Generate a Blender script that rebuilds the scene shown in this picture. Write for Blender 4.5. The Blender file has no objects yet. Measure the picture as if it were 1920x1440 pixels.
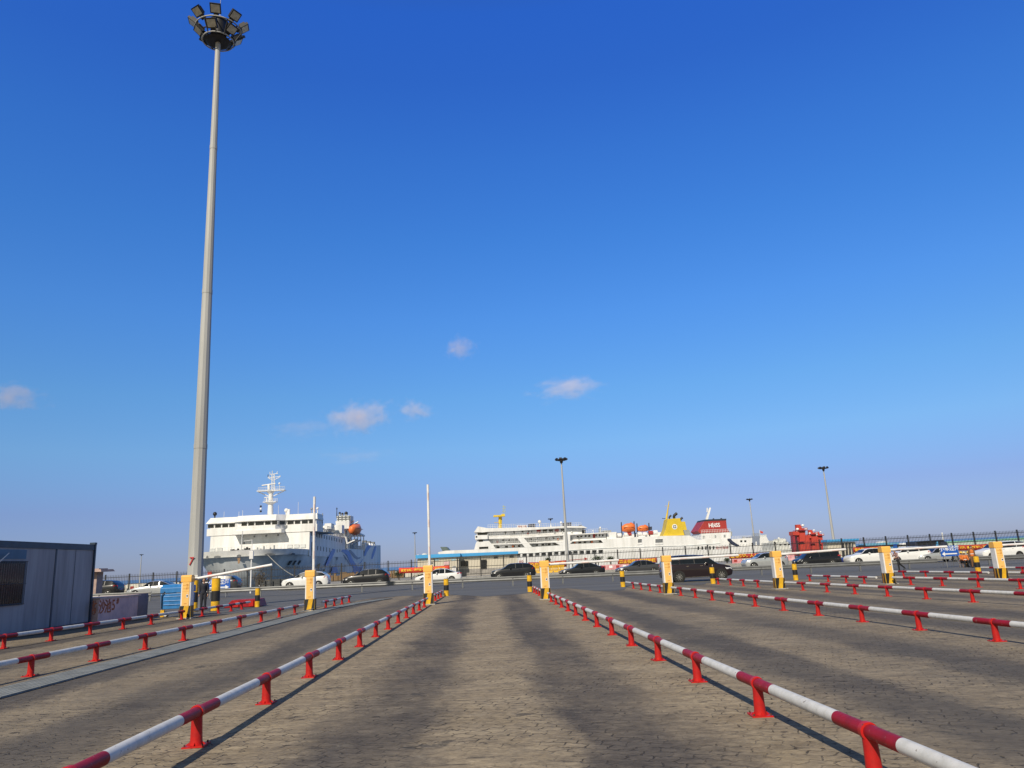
import bpy, math, random
from mathutils import Vector, Matrix
random.seed(7)
R = math.radians
# ------------------------------------------------------------------ camera, sky, sun, exposure
sc = bpy.context.scene
PITCH, ROLL, YAW, F, HC = R(13.325), R(2.862), R(-2.254), 1400.0, 1.6
CM = Matrix.Rotation(YAW, 4, 'Z') @ Matrix.Rotation(math.pi/2 + PITCH, 4, 'X') @ Matrix.Rotation(-ROLL, 4, 'Z')
cd = bpy.data.cameras.new('camera')
cd.sensor_width = 36.0; cd.lens = F/1920*36; cd.clip_start = 0.05; cd.clip_end = 60000
cam = bpy.data.objects.new('camera', cd)
cam.matrix_world = Matrix.Translation((0, 0, HC)) @ CM
sc.collection.objects.link(cam); sc.camera = cam

SHX, SHY = 0.50, 1.15                       # ground shadow offset per metre of height
SUN = Vector((-SHX, -SHY, 1.0)).normalized()
EL = math.asin(SUN.z); AZ = math.atan2(SUN.x, SUN.y)
w = bpy.data.worlds.new("World"); sc.world = w; w.use_nodes = True
nt = w.node_tree; nt.nodes.clear()
def wn(t, **k):
    n = nt.nodes.new(t)
    for a, b in k.items(): setattr(n, a, b)
    return n
wo = wn('ShaderNodeOutputWorld'); bg = wn('ShaderNodeBackground')
sky = wn('ShaderNodeTexSky', sky_type='NISHITA', sun_disc=False)
sky.sun_elevation = EL; sky.sun_rotation = AZ
sky.air_density = 1.0; sky.dust_density = 0.15; sky.ozone_density = 3.0; sky.altitude = 0
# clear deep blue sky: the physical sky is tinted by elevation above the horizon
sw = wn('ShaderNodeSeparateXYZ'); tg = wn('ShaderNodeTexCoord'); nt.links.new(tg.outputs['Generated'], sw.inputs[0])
cr = wn('ShaderNodeValToRGB'); GR = [(0.000, (0.121, 0.147, 0.278)), (0.077, (0.158, 0.180, 0.302)), (0.146, (0.194, 0.274, 0.365)), (0.215, (0.188, 0.312, 0.420)), (0.316, (0.168, 0.335, 0.525)), (0.413, (0.140, 0.335, 0.580)), (0.501, (0.125, 0.325, 0.630)), (0.580, (0.108, 0.298, 0.670)), (0.640, (0.104, 0.306, 0.736)), (0.80, (0.20, 0.24, 0.30)), ]  # last stop dulls the zenith above the view to cut blue ambient light
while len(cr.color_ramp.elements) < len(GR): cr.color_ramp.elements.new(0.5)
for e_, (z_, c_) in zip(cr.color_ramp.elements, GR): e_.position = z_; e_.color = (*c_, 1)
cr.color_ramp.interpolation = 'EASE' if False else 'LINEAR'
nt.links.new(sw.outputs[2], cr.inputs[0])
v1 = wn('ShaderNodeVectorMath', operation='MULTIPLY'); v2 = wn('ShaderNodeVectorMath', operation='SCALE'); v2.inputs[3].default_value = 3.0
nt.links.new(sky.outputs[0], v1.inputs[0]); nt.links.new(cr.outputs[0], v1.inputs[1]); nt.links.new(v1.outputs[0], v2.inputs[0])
# sun-side sky behind the camera is tinted pale and warm for less blue ambient
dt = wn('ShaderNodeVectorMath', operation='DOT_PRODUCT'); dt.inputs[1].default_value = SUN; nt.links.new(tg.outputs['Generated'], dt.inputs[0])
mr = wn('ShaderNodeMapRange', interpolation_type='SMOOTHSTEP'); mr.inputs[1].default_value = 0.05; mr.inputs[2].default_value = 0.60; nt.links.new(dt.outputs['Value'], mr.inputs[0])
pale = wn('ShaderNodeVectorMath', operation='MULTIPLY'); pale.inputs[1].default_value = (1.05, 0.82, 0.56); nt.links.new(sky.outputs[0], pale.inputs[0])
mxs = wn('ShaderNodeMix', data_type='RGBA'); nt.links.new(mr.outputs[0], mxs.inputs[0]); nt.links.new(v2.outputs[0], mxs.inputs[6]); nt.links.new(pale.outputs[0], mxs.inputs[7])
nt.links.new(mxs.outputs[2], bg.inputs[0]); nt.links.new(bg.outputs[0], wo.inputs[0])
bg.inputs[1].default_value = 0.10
sl = bpy.data.lights.new('sun', 'SUN'); sl.energy = 4.7; sl.angle = R(0.5); sl.color = (1.0, 0.90, 0.74)
so = bpy.data.objects.new('sun', sl); so.rotation_euler = SUN.to_track_quat('Z', 'Y').to_euler(); so.location = (-40, -60, 60)
sc.collection.objects.link(so)
sc.view_settings.view_transform = 'Standard'; sc.view_settings.look = 'None'
sc.view_settings.exposure = 0.0; sc.view_settings.gamma = 1.0
sc.cycles.volume_bounces = 3; sc.cycles.max_bounces = 6; sc.cycles.use_denoising = True

# ------------------------------------------------------------------ helpers
COL = sc.collection
def ray(px, py):
    d = CM.to_3x3() @ Vector((px-960, -(py-720), -F)); return d
def WY(px, py, Y):
    d = ray(px, py); return d*(Y/d.y) + Vector((0, 0, HC))
def WX(px, py, X):
    d = ray(px, py); return d*(X/d.x) + Vector((0, 0, HC))
def g(x, y):
    return -0.006*min(max(y, -20), 50) - 0.008*max(min(x, 80), -80)

MATS = {}
def mat(name, col, rough=0.6, metal=0.0, var=0.12, vs=3.0, bump=0.0, bs=40.0, spec=0.5, dirt=None, coat=0.0, streak=False, chip=0.0, chipcol=(0.10, 0.05, 0.03)):
    if name in MATS: return MATS[name]
    m = bpy.data.materials.new(name); m.use_nodes = True; n = m.node_tree; b = n.nodes['Principled BSDF']
    b.inputs['Roughness'].default_value = rough; b.inputs['Metallic'].default_value = metal
    b.inputs['Specular IOR Level'].default_value = spec
    if coat: b.inputs['Coat Weight'].default_value = coat; b.inputs['Coat Roughness'].default_value = 0.05
    tc = n.nodes.new('ShaderNodeTexCoord'); mp = n.nodes.new('ShaderNodeMapping')
    n.links.new(tc.outputs['Object'], mp.inputs[0])
    if streak: mp.inputs['Scale'].default_value = (1, 1, 0.12)
    no = n.nodes.new('ShaderNodeTexNoise'); no.inputs['Scale'].default_value = vs; no.inputs['Detail'].default_value = 6; no.inputs['Roughness'].default_value = 0.62
    n.links.new(mp.outputs[0], no.inputs['Vector'])
    rp = n.nodes.new('ShaderNodeValToRGB'); c = Vector(col[:3]); d = Vector(dirt) if dirt else c*(1-2.2*var)
    rp.color_ramp.elements[0].position = 0.32; rp.color_ramp.elements[1].position = 0.6
    rp.color_ramp.elements[0].color = (d.x, d.y, d.z, 1); rp.color_ramp.elements[1].color = (c.x, c.y, c.z, 1)
    n.links.new(no.outputs[0], rp.inputs[0]); n.links.new(rp.outputs[0], b.inputs['Base Color'])
    if chip:
        n3 = n.nodes.new('ShaderNodeTexNoise'); n3.inputs['Scale'].default_value = 16; n3.inputs['Detail'].default_value = 7; n3.inputs['Roughness'].default_value = 0.7; n.links.new(tc.outputs['Object'], n3.inputs['Vector'])
        m3_ = n.nodes.new('ShaderNodeMapRange'); m3_.inputs[1].default_value = 0.74-chip*.14; m3_.inputs[2].default_value = 0.76-chip*.14; n.links.new(n3.outputs[0], m3_.inputs[0])
        x3 = n.nodes.new('ShaderNodeMix'); x3.data_type = 'RGBA'; x3.inputs[7].default_value = (*chipcol, 1); n.links.new(m3_.outputs[0], x3.inputs[0]); n.links.new(rp.outputs[0], x3.inputs[6]); n.links.new(x3.outputs[2], b.inputs['Base Color'])
    if bump:
        n2 = n.nodes.new('ShaderNodeTexNoise'); n2.inputs['Scale'].default_value = bs; n2.inputs['Detail'].default_value = 4
        n.links.new(tc.outputs['Object'], n2.inputs['Vector'])
        bu = n.nodes.new('ShaderNodeBump'); bu.inputs['Strength'].default_value = bump; bu.inputs['Distance'].default_value = 0.02
        n.links.new(n2.outputs[0], bu.inputs['Height']); n.links.new(bu.outputs[0], b.inputs['Normal'])
    MATS[name] = m; return m

class MB:
    def __init__(s): s.v = []; s.f = []; s.m = []; s.sm = []; s.mats = []
    def mi(s, m):
        if m not in s.mats: s.mats.append(m)
        return s.mats.index(m)
    def add(s, vs, fs, m, smooth=False):
        o = len(s.v); s.v += [tuple(p) for p in vs]; i = s.mi(m)
        for f in fs: s.f.append(tuple(o+k for k in f)); s.m.append(i); s.sm.append(smooth)
        return s
    def box(s, c, d, m, rz=0.0, top=None):
        x, y, z = d[0]/2, d[1]/2, d[2]/2; t = top or (1, 1)
        p = [(-x, -y, -z), (x, -y, -z), (x, y, -z), (-x, y, -z), (-x*t[0], -y*t[1], z), (x*t[0], -y*t[1], z), (x*t[0], y*t[1], z), (-x*t[0], y*t[1], z)]
        cr, sr = math.cos(rz), math.sin(rz)
        p = [(c[0]+a*cr-b*sr, c[1]+a*sr+b*cr, c[2]+e) for a, b, e in p]
        return s.add(p, [(0, 3, 2, 1), (4, 5, 6, 7), (0, 1, 5, 4), (1, 2, 6, 5), (2, 3, 7, 6), (3, 0, 4, 7)], m)
    def bx(s, a, b, m):
        return s.box([(a[i]+b[i])/2 for i in range(3)], [abs(b[i]-a[i]) for i in range(3)], m)
    def tube(s, a, b, r0, m, r1=None, n=10, caps=True, smooth=True, ph=0.0):
        a = Vector(a); b = Vector(b); r1 = r0 if r1 is None else r1
        d = (b-a).normalized(); u = d.orthogonal().normalized() if abs(d.z) < 0.999 else Vector((1, 0, 0)); v = d.cross(u)
        vs = []
        for P, r in ((a, r0), (b, r1)):
            for k in range(n):
                t = 2*math.pi*k/n+ph; vs.append(P+u*math.cos(t)*r+v*math.sin(t)*r)
        s.add(vs, [(k, (k+1) % n, n+(k+1) % n, n+k) for k in range(n)], m, smooth)
        if caps:
            s.add(vs[:n], [tuple(range(n-1, -1, -1))], m); s.add(vs[n:], [tuple(range(n))], m)
        return s
    def path(s, pts, r, m, n=6):
        for a, b in zip(pts[:-1], pts[1:]): s.tube(a, b, r, m, n=n)
        return s
    def prism(s, pts, m, vec):                 # polygon (3D points) swept along vec
        n = len(pts); v = Vector(vec); a = [Vector(p) for p in pts]; b = [p+v for p in a]
        nn = Vector((0, 0, 0))
        for i in range(n): nn += a[i].cross(a[(i+1) % n])
        F1 = tuple(range(n)); 
        if nn.dot(v) > 0: F1 = tuple(reversed(F1)); side = [(i, (i+1) % n, n+(i+1) % n, n+i) for i in range(n)]
        else: side = [((i+1) % n, i, n+i, n+(i+1) % n) for i in range(n)]
        F2 = tuple(n+k for k in reversed(F1))
        return s.add(a+b, [F1, F2]+side, m)
    def sphere(s, c, r, m, nu=12, nv=8, sc3=(1, 1, 1)):
        vs = []; fs = []
        for j in range(nv+1):
            t = math.pi*j/nv
            for i in range(nu):
                p = 2*math.pi*i/nu; vs.append((c[0]+r*sc3[0]*math.sin(t)*math.cos(p), c[1]+r*sc3[1]*math.sin(t)*math.sin(p), c[2]+r*sc3[2]*math.cos(t)))
        for j in range(nv):
            for i in range(nu):
                a = j*nu+i; b = j*nu+(i+1) % nu; fs.append((a, a+nu, b+nu, b))
        return s.add(vs, fs, m, True)
    def ring(s, c, rad, r, m, n=28, k=6):
        vs = []; fs = []
        for i in range(n):
            t = 2*math.pi*i/n
            for j in range(k):
                q = 2*math.pi*j/k; rr = rad+r*math.cos(q); vs.append((c[0]+rr*math.cos(t), c[1]+rr*math.sin(t), c[2]+r*math.sin(q)))
        for i in range(n):
            for j in range(k):
                fs.append((i*k+j, ((i+1) % n)*k+j, ((i+1) % n)*k+(j+1) % k, i*k+(j+1) % k))
        return s.add(vs, fs, m, True)
    def mesh(s, name):
        me = bpy.data.meshes.new(name); me.from_pydata(s.v, [], s.f)
        for m in s.mats: me.materials.append(m)
        me.polygons.foreach_set('material_index', s.m); me.polygons.foreach_set('use_smooth', s.sm); me.update()
        return me
    def build(s, name, parent=None, bevel=0.0, loc=None):
        o = bpy.data.objects.new(name, s.mesh(name)); COL.objects.link(o)
        if parent: o.parent = parent
        if loc: o.location = loc
        if bevel:
            b = o.modifiers.new('bevel', 'BEVEL'); b.width = bevel; b.segments = 2; b.limit_method = 'ANGLE'; b.angle_limit = R(40)
        return o

def tag(o, label=None, cat=None, group=None, kind=None):
    if label: o['label'] = label
    if cat: o['category'] = cat
    if group: o['group'] = group
    if kind: o['kind'] = kind
    return o
def thing(name, loc, label, cat, group=None, rz=0.0):
    o = bpy.data.objects.new(name, None); COL.objects.link(o); o.location = loc; o.rotation_euler = (0, 0, rz); o.empty_display_size = 0.2
    return tag(o, label, cat, group)
def copy_tree(o, parent=None):
    c = o.copy(); COL.objects.link(c); c.parent = parent
    for ch in list(o.children): copy_tree(ch, c)
    return c
def text(s, size, m, parent, loc, rot, name='lettering', extrude=0.004, align='LEFT', sx=1.0, bold=0.0, shear=0.0):
    c = bpy.data.curves.new('txt', 'FONT'); c.body = s; c.size = size; c.extrude = extrude; c.align_x = align; c.align_y = 'CENTER'; c.offset = bold; c.shear = shear
    c.resolution_u = 3
    o = bpy.data.objects.new('txt', c); COL.objects.link(o)
    dg = bpy.context.evaluated_depsgraph_get(); me = bpy.data.meshes.new_from_object(o.evaluated_get(dg))
    bpy.data.objects.remove(o); me.materials.clear(); me.materials.append(m)
    t = bpy.data.objects.new(name, me); COL.objects.link(t); t.parent = parent
    t.location = loc; t.rotation_euler = rot; t.scale = (sx, 1, 1)
    return t
FRONT = (R(90), 0, 0)          # lettering facing -y
RIGHTF = (R(90), 0, R(90))     # lettering facing +x

# ------------------------------------------------------------------ ground materials
def ground_mat():
    m = bpy.data.materials.new('interlocking_pavers'); m.use_nodes = True; n = m.node_tree; b = n.nodes['Principled BSDF']
    N = lambda t, **k: [setattr(x, a, v) for x in [n.nodes.new(t)] for a, v in k.items()] and n.nodes[-1] or n.nodes[-1]
    L = n.links.new
    geo = n.nodes.new('ShaderNodeNewGeometry'); P = geo.outputs['Position']
    def noise(scale, detail=5, rough=0.6, vec=P, stretch=None):
        x = n.nodes.new('ShaderNodeTexNoise'); x.inputs['Scale'].default_value = scale; x.inputs['Detail'].default_value = detail; x.inputs['Roughness'].default_value = rough
        if stretch:
            mp = n.nodes.new('ShaderNodeMapping'); mp.inputs['Scale'].default_value = stretch; L(vec, mp.inputs[0]); L(mp.outputs[0], x.inputs['Vector'])
        else: L(vec, x.inputs['Vector'])
        return x.outputs[0]
    def ma(op, a, c=None, d=None, clamp=False):
        x = n.nodes.new('ShaderNodeMath'); x.operation = op; x.use_clamp = clamp
        for i, q in enumerate((a, c, d)):
            if q is None: continue
            if isinstance(q, (int, float)): x.inputs[i].default_value = q
            else: L(q, x.inputs[i])
        return x.outputs[0]
    def sstep(v, lo, hi):
        x = n.nodes.new('ShaderNodeMapRange'); x.interpolation_type = 'SMOOTHSTEP'; x.inputs[1].default_value = lo; x.inputs[2].default_value = hi; L(v, x.inputs[0]); return x.outputs[0]
    def mix(fac, a, c, mode='MIX'):
        x = n.nodes.new('ShaderNodeMix'); x.data_type = 'RGBA'; x.blend_type = mode
        if isinstance(fac, (int, float)): x.inputs[0].default_value = fac
        else: L(fac, x.inputs[0])
        for i, q in ((6, a), (7, c)):
            if isinstance(q, tuple): x.inputs[i].default_value = (*q, 1)
            else: L(q, x.inputs[i])
        return x.outputs[2]
    sep = n.nodes.new('ShaderNodeSeparateXYZ'); L(P, sep.inputs[0]); X, Y = sep.outputs[0], sep.outputs[1]
    # tyre tracks: two dark bands in every lane, worn in along the driving direction
    wob = ma('MULTIPLY_ADD', noise(0.10, 3, 0.5, stretch=(1, 0.35, 1)), 1.5, -0.75)
    wob2 = ma('MULTIPLY_ADD', noise(1.1, 7, 0.75, stretch=(1, 0.45, 1)), 1.5, -0.75)
    xs = ma('ADD', ma('ADD', X, wob), wob2)
    t = ma('FRACT', ma('DIVIDE', ma('ADD', xs, 2.95+5.62*10), 5.62))
    d = ma('MULTIPLY', ma('ABSOLUTE', ma('SUBTRACT', t, 0.5)), 5.62)
    band = ma('MULTIPLY', sstep(d, 0.35, 0.95), ma('SUBTRACT', 1.0, sstep(d, 1.45, 2.25)))
    patch = sstep(noise(0.35, 5, 0.65, stretch=(1, 0.45, 1)), 0.30, 0.62)
    band = ma('MULTIPLY', band, ma('MULTIPLY_ADD', patch, 0.55, 0.5), clamp=True)
    base = mix(sstep(noise(0.8, 6, 0.7, stretch=(0.6, 1.2, 1)), 0.3, 0.7), (0.265, 0.212, 0.140), (0.355, 0.292, 0.205))
    base = mix(sstep(noise(3.5, 5, 0.7), 0.35, 0.72), base, (0.26, 0.215, 0.155))
    dark = mix(sstep(noise(1.6, 5, 0.7), 0.3, 0.7), (0.080, 0.069, 0.060), (0.125, 0.108, 0.090))
    c = mix(band, base, dark)
    # grit, sand and short dark scuffs
    gr = noise(14, 6, 0.75, stretch=(0.7, 1.3, 1)); c = mix(1.0, c, mix(sstep(gr, 0.30, 0.70), (0.70, 0.69, 0.68), (1.22, 1.21, 1.19)), 'MULTIPLY')
    g2 = noise(2.6, 6, 0.78, stretch=(0.55, 1.5, 1)); c = mix(1.0, c, mix(sstep(g2, 0.30, 0.72), (0.78, 0.77, 0.77), (1.20, 1.20, 1.18)), 'MULTIPLY')
    sc_ = ma('MULTIPLY', sstep(noise(3.2, 5, 0.7, stretch=(0.45, 2.2, 1)), 0.61, 0.67), 0.75); c = mix(sc_, c, (0.062, 0.052, 0.042))
    sand = ma('MULTIPLY', sstep(noise(1.3, 7, 0.75, stretch=(0.8, 1.0, 1)), 0.60, 0.74), 0.55); c = mix(sand, c, (0.40, 0.35, 0.265))
    # the side lanes are dirtier than the central one
    side = ma('MULTIPLY', sstep(ma('ABSOLUTE', ma('ADD', xs, 0.15)), 2.9, 4.2), ma('MULTIPLY_ADD', sstep(noise(0.5, 5, 0.7, stretch=(1, 0.5, 1)), 0.30, 0.65), 0.35, 0.10)); c = mix(side, c, (0.105, 0.095, 0.082))
    # oil stains
    oil = sstep(noise(0.55, 6, 0.72, stretch=(1.2, 1.6, 1)), 0.615, 0.66)
    c = mix(ma('MULTIPLY', oil, 0.7), c, (0.05, 0.046, 0.042))
    # pavers: rows of staggered blocks with wavy sides
    dn = n.nodes.new('ShaderNodeTexNoise'); dn.inputs['Scale'].default_value = 7.0; dn.inputs['Detail'].default_value = 3; L(P, dn.inputs['Vector'])
    vs = n.nodes.new('ShaderNodeVectorMath'); vs.operation = 'MULTIPLY_ADD'; L(dn.outputs['Color'], vs.inputs[0]); vs.inputs[1].default_value = (0.13, 0.13, 0); L(P, vs.inputs[2])
    wv = ma('MULTIPLY', ma('SINE', ma('MULTIPLY', X, 2*math.pi/0.11)), 0.014)
    cb = n.nodes.new('ShaderNodeCombineXYZ'); L(wv, cb.inputs[1]); va = n.nodes.new('ShaderNodeVectorMath'); va.operation = 'ADD'; L(vs.outputs[0], va.inputs[0]); L(cb.outputs[0], va.inputs[1])
    rot = n.nodes.new('ShaderNodeMapping'); rot.inputs['Rotation'].default_value = (0, 0, R(24)); L(va.outputs[0], rot.inputs[0])
    br = n.nodes.new('ShaderNodeTexBrick'); L(rot.outputs[0], br.inputs['Vector'])
    br.inputs['Scale'].default_value = 1.0; br.inputs['Brick Width'].default_value = 0.22; br.inputs['Row Height'].default_value = 0.155
    br.inputs['Mortar Size'].default_value = 0.011; br.inputs['Mortar Smooth'].default_value = 0.7
    br.inputs['Color1'].default_value = (0.90, 0.90, 0.90, 1); br.inputs['Color2'].default_value = (1.08, 1.08, 1.08, 1); br.inputs['Mortar'].default_value = (0.95, 0.95, 0.95, 1)
    c = mix(0.55, c, br.outputs['Color'], 'MULTIPLY')
    jm = ma('MULTIPLY_ADD', sstep(noise(0.8, 4, 0.6), 0.36, 0.60), 0.8, 0.2)
    jm2 = sstep(noise(9.0, 3, 0.6), 0.38, 0.60)
    joint = ma('MULTIPLY', br.outputs['Fac'], ma('MULTIPLY', jm, jm2))
    c = mix(ma('MULTIPLY', joint, 0.85), c, (0.045, 0.037, 0.028))
    # knots where joints have lost their sand
    vo = n.nodes.new('ShaderNodeTexVoronoi'); vo.inputs['Scale'].default_value = 4.2; mpv = n.nodes.new('ShaderNodeMapping'); mpv.inputs['Scale'].default_value = (0.7, 1.25, 1); L(P, mpv.inputs[0]); L(mpv.outputs[0], vo.inputs['Vector'])
    sp = n.nodes.new('ShaderNodeSeparateColor'); L(vo.outputs['Color'], sp.inputs[0])
    dsize = ma('MULTIPLY', ma('POWER', sp.outputs[0], 2.2), 0.19)
    dot = ma('MULTIPLY', ma('LESS_THAN', ma('ADD', vo.outputs['Distance'], ma('MULTIPLY_ADD', noise(30, 2), 0.16, -0.08)), dsize), sstep(noise(0.6, 3), 0.30, 0.5))
    c = mix(ma('MULTIPLY', dot, 0.85), c, (0.04, 0.032, 0.025))
    vo2 = n.nodes.new('ShaderNodeTexVoronoi'); vo2.inputs['Scale'].default_value = 1.6; L(P, vo2.inputs['Vector'])
    sp2 = n.nodes.new('ShaderNodeSeparateColor'); L(vo2.outputs['Color'], sp2.inputs[0])
    wd = ma('MULTIPLY', ma('LESS_THAN', vo2.outputs['Distance'], 0.022), ma('GREATER_THAN', sp2.outputs[1], 0.55))
    c = mix(wd, c, (0.6, 0.58, 0.53))
    L(c, b.inputs['Base Color']); b.inputs['Roughness'].default_value = 0.85; b.inputs['Specular IOR Level'].default_value = 0.25
    h = ma('SUBTRACT', ma('MULTIPLY', noise(25, 4, 0.6), 0.25), ma('ADD', ma('MULTIPLY', joint, 0.8), dot))
    bu = n.nodes.new('ShaderNodeBump'); bu.inputs['Strength'].default_value = 0.9; bu.inputs['Distance'].default_value = 0.018
    L(h, bu.inputs['Height']); L(bu.outputs[0], b.inputs['Normal'])
    return m

def asphalt_mat():
    m = bpy.data.materials.new('worn_asphalt'); m.use_nodes = True; n = m.node_tree; b = n.nodes['Principled BSDF']; L = n.links.new
    geo = n.nodes.new('ShaderNodeNewGeometry')
    mp = n.nodes.new('ShaderNodeMapping'); mp.inputs['Scale'].default_value = (0.06, 0.9, 1); L(geo.outputs['Position'], mp.inputs[0])
    no = n.nodes.new('ShaderNodeTexNoise'); no.inputs['Scale'].default_value = 0.8; no.inputs['Detail'].default_value = 6; L(mp.outputs[0], no.inputs['Vector'])
    rp = n.nodes.new('ShaderNodeValToRGB'); e = rp.color_ramp.elements; e[0].position = .3; e[1].position = .72
    e[0].color = (0.075, 0.075, 0.074, 1); e[1].color = (0.135, 0.132, 0.126, 1); L(no.outputs[0], rp.inputs[0])
    n2 = n.nodes.new('ShaderNodeTexNoise'); n2.inputs['Scale'].default_value = 30; n2.inputs['Detail'].default_value = 3; L(geo.outputs['Position'], n2.inputs['Vector'])
    mx = n.nodes.new('ShaderNodeMix'); mx.data_type = 'RGBA'; mx.blend_type = 'OVERLAY'; mx.inputs[0].default_value = 0.5
    L(rp.outputs[0], mx.inputs[6]); L(n2.outputs[0], mx.inputs[7]); L(mx.outputs[2], b.inputs['Base Color'])
    b.inputs['Roughness'].default_value = 0.8
    bu = n.nodes.new('ShaderNodeBump'); bu.inputs['Strength'].default_value = 0.5; bu.inputs['Distance'].default_value = 0.01
    L(n2.outputs[0], bu.inputs['Height']); L(bu.outputs[0], b.inputs['Normal'])
    return m

def water_mat():
    m = bpy.data.materials.new('sea_water'); m.use_nodes = True; n = m.node_tree; b = n.nodes['Principled BSDF']; L = n.links.new
    b.inputs['Base Color'].default_value = (0.02, 0.06, 0.13, 1); b.inputs['Roughness'].default_value = 0.18; b.inputs['IOR'].default_value = 1.33
    geo = n.nodes.new('ShaderNodeNewGeometry'); no = n.nodes.new('ShaderNodeTexNoise'); no.inputs['Scale'].default_value = 0.35; no.inputs['Detail'].default_value = 8
    L(geo.outputs['Position'], no.inputs['Vector']); bu = n.nodes.new('ShaderNodeBump'); bu.inputs['Strength'].default_value = 1.0; bu.inputs['Distance'].default_value = 0.8
    L(no.outputs[0], bu.inputs['Height']); L(bu.outputs[0], b.inputs['Normal']); return m

# ------------------------------------------------------------------ ground, road, quay, sea
RAILX = [-13.05, -8.32, -2.97, 2.68, 8.46, 13.95, 19.4, 24.6, 30.3, 36.0]
def grid(name, xs, ys, zf, m, kind='structure'):
    v = [(x, y, zf(x, y)) for y in ys for x in xs]; nx = len(xs)
    f = [(j*nx+i, j*nx+i+1, (j+1)*nx+i+1, (j+1)*nx+i) for j in range(len(ys)-1) for i in range(nx-1)]
    mb = MB(); mb.add(v, f, m, True); return tag(mb.build(name), kind=kind)
grid('ground', [-300, -80, -40, -20, 0, 20, 40, 80, 300], [-60, -20, 0, 10, 20, 30, 40, 50, 60, 75, 88], g, ground_mat())
ASP = asphalt_mat()
# the road sheet has an uneven front edge where it meets the pavers
def road_edge(x):
    pts = [(-300, 33), (-40, 33), (-14, 35), (-9, 40), (-7.2, 49), (-4.5, 50.5), (-3.4, 49.5), (-2.2, 47.5), (0, 43.5), (1.6, 44.5), (3.2, 50), (5.0, 51), (6.4, 44.0), (7.5, 44), (9.4, 51.6), (11, 52), (12.6, 47), (14.2, 50.5), (17, 51), (19, 49), (30, 50), (300, 50)]
    for a, b in zip(pts[:-1], pts[1:]):
        if a[0] <= x <= b[0]: 
            t = (x-a[0])/(b[0]-a[0]); t = t*t*(3-2*t); return a[1]+(b[1]-a[1])*t
    return 50
xs = [-300, -200, -120, -80, -60]+[x*0.5 for x in range(-80, 120)]+[60, 80, 120, 200, 300]
ev = [(x, road_edge(x)+0.5*math.sin(x*1.7)+0.3*math.sin(x*4.1), 0) for x in xs]
mb = MB(); vv = []; ff = []
rows = 6
for j in range(rows+1):
    for (x, y0, _) in ev:
        y = y0+(87.0-y0)*(j/rows)**1.3; vv.append((x, y, g(x, y)+0.006))
for j in range(rows):
    for i in range(len(xs)-1): a = j*len(xs)+i; ff.append((a, a+1, a+1+len(xs), a+len(xs)))
mb.add(vv, ff, ASP, True); tag(mb.build('road'), kind='structure')
# ribbed drain strip along the second rail
CONC = mat('grey_concrete', (0.24, 0.255, 0.25), 0.85, var=0.18, vs=2.5, bump=0.4)
CONC2 = mat('pale_concrete', (0.36, 0.35, 0.33), 0.85, var=0.14, vs=1.5, bump=0.3)
mb = MB()
def strip_x(y): return -7.78+0.0*(y)
for i in range(44):
    y0 = 2+i*1.0; y1 = y0+0.985
    off = 0.0 if y0 < 34 else (y0-34)**2*0.010
    off1 = 0.0 if y1 < 34 else (y1-34)**2*0.010
    for k in range(6):
        xa = -7.98+k*0.115; xb = xa+0.10
        p = [(xa+off, y0, g(xa, y0)+0.004), (xb+off, y0, g(xa, y0)+0.004), (xb+off1, y1, g(xa, y1)+0.004), (xa+off1, y1, g(xa, y1)+0.004)]
        mb.prism(p, CONC, (0, 0, 0.028))
mb.box((-8.03, 21, g(-8, 21)+0.02), (0.06, 40, 0.02), CONC)
tag(mb.build('drain_strip'), kind='structure')
WAT = water_mat()
grid('sea', [-30000, -300, 0, 300, 30000], [80, 200, 1000, 30000], lambda x, y: -2.5, WAT)
# quay apron behind the fence
QUAYC = mat('quay_concrete', (0.30, 0.29, 0.27), 0.9, var=0.15, vs=0.4)
mb = MB()
mb.bx((-300, 88, -4), (-27, 95, -0.08), QUAYC); mb.bx((-27, 88, -4), (300, 118, -0.08), QUAYC)
tag(mb.build('quay'), kind='structure')
PEB = mat('white_pebbles', (0.40, 0.39, 0.37), 0.9, var=0.3, vs=9, bump=0.9, bs=14)
mb = MB(); mb.bx((-300, 86.9, -1.2), (300, 90.6, 0.10), PEB)
kerb = tag(mb.build('kerb_strip'), kind='structure')
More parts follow.
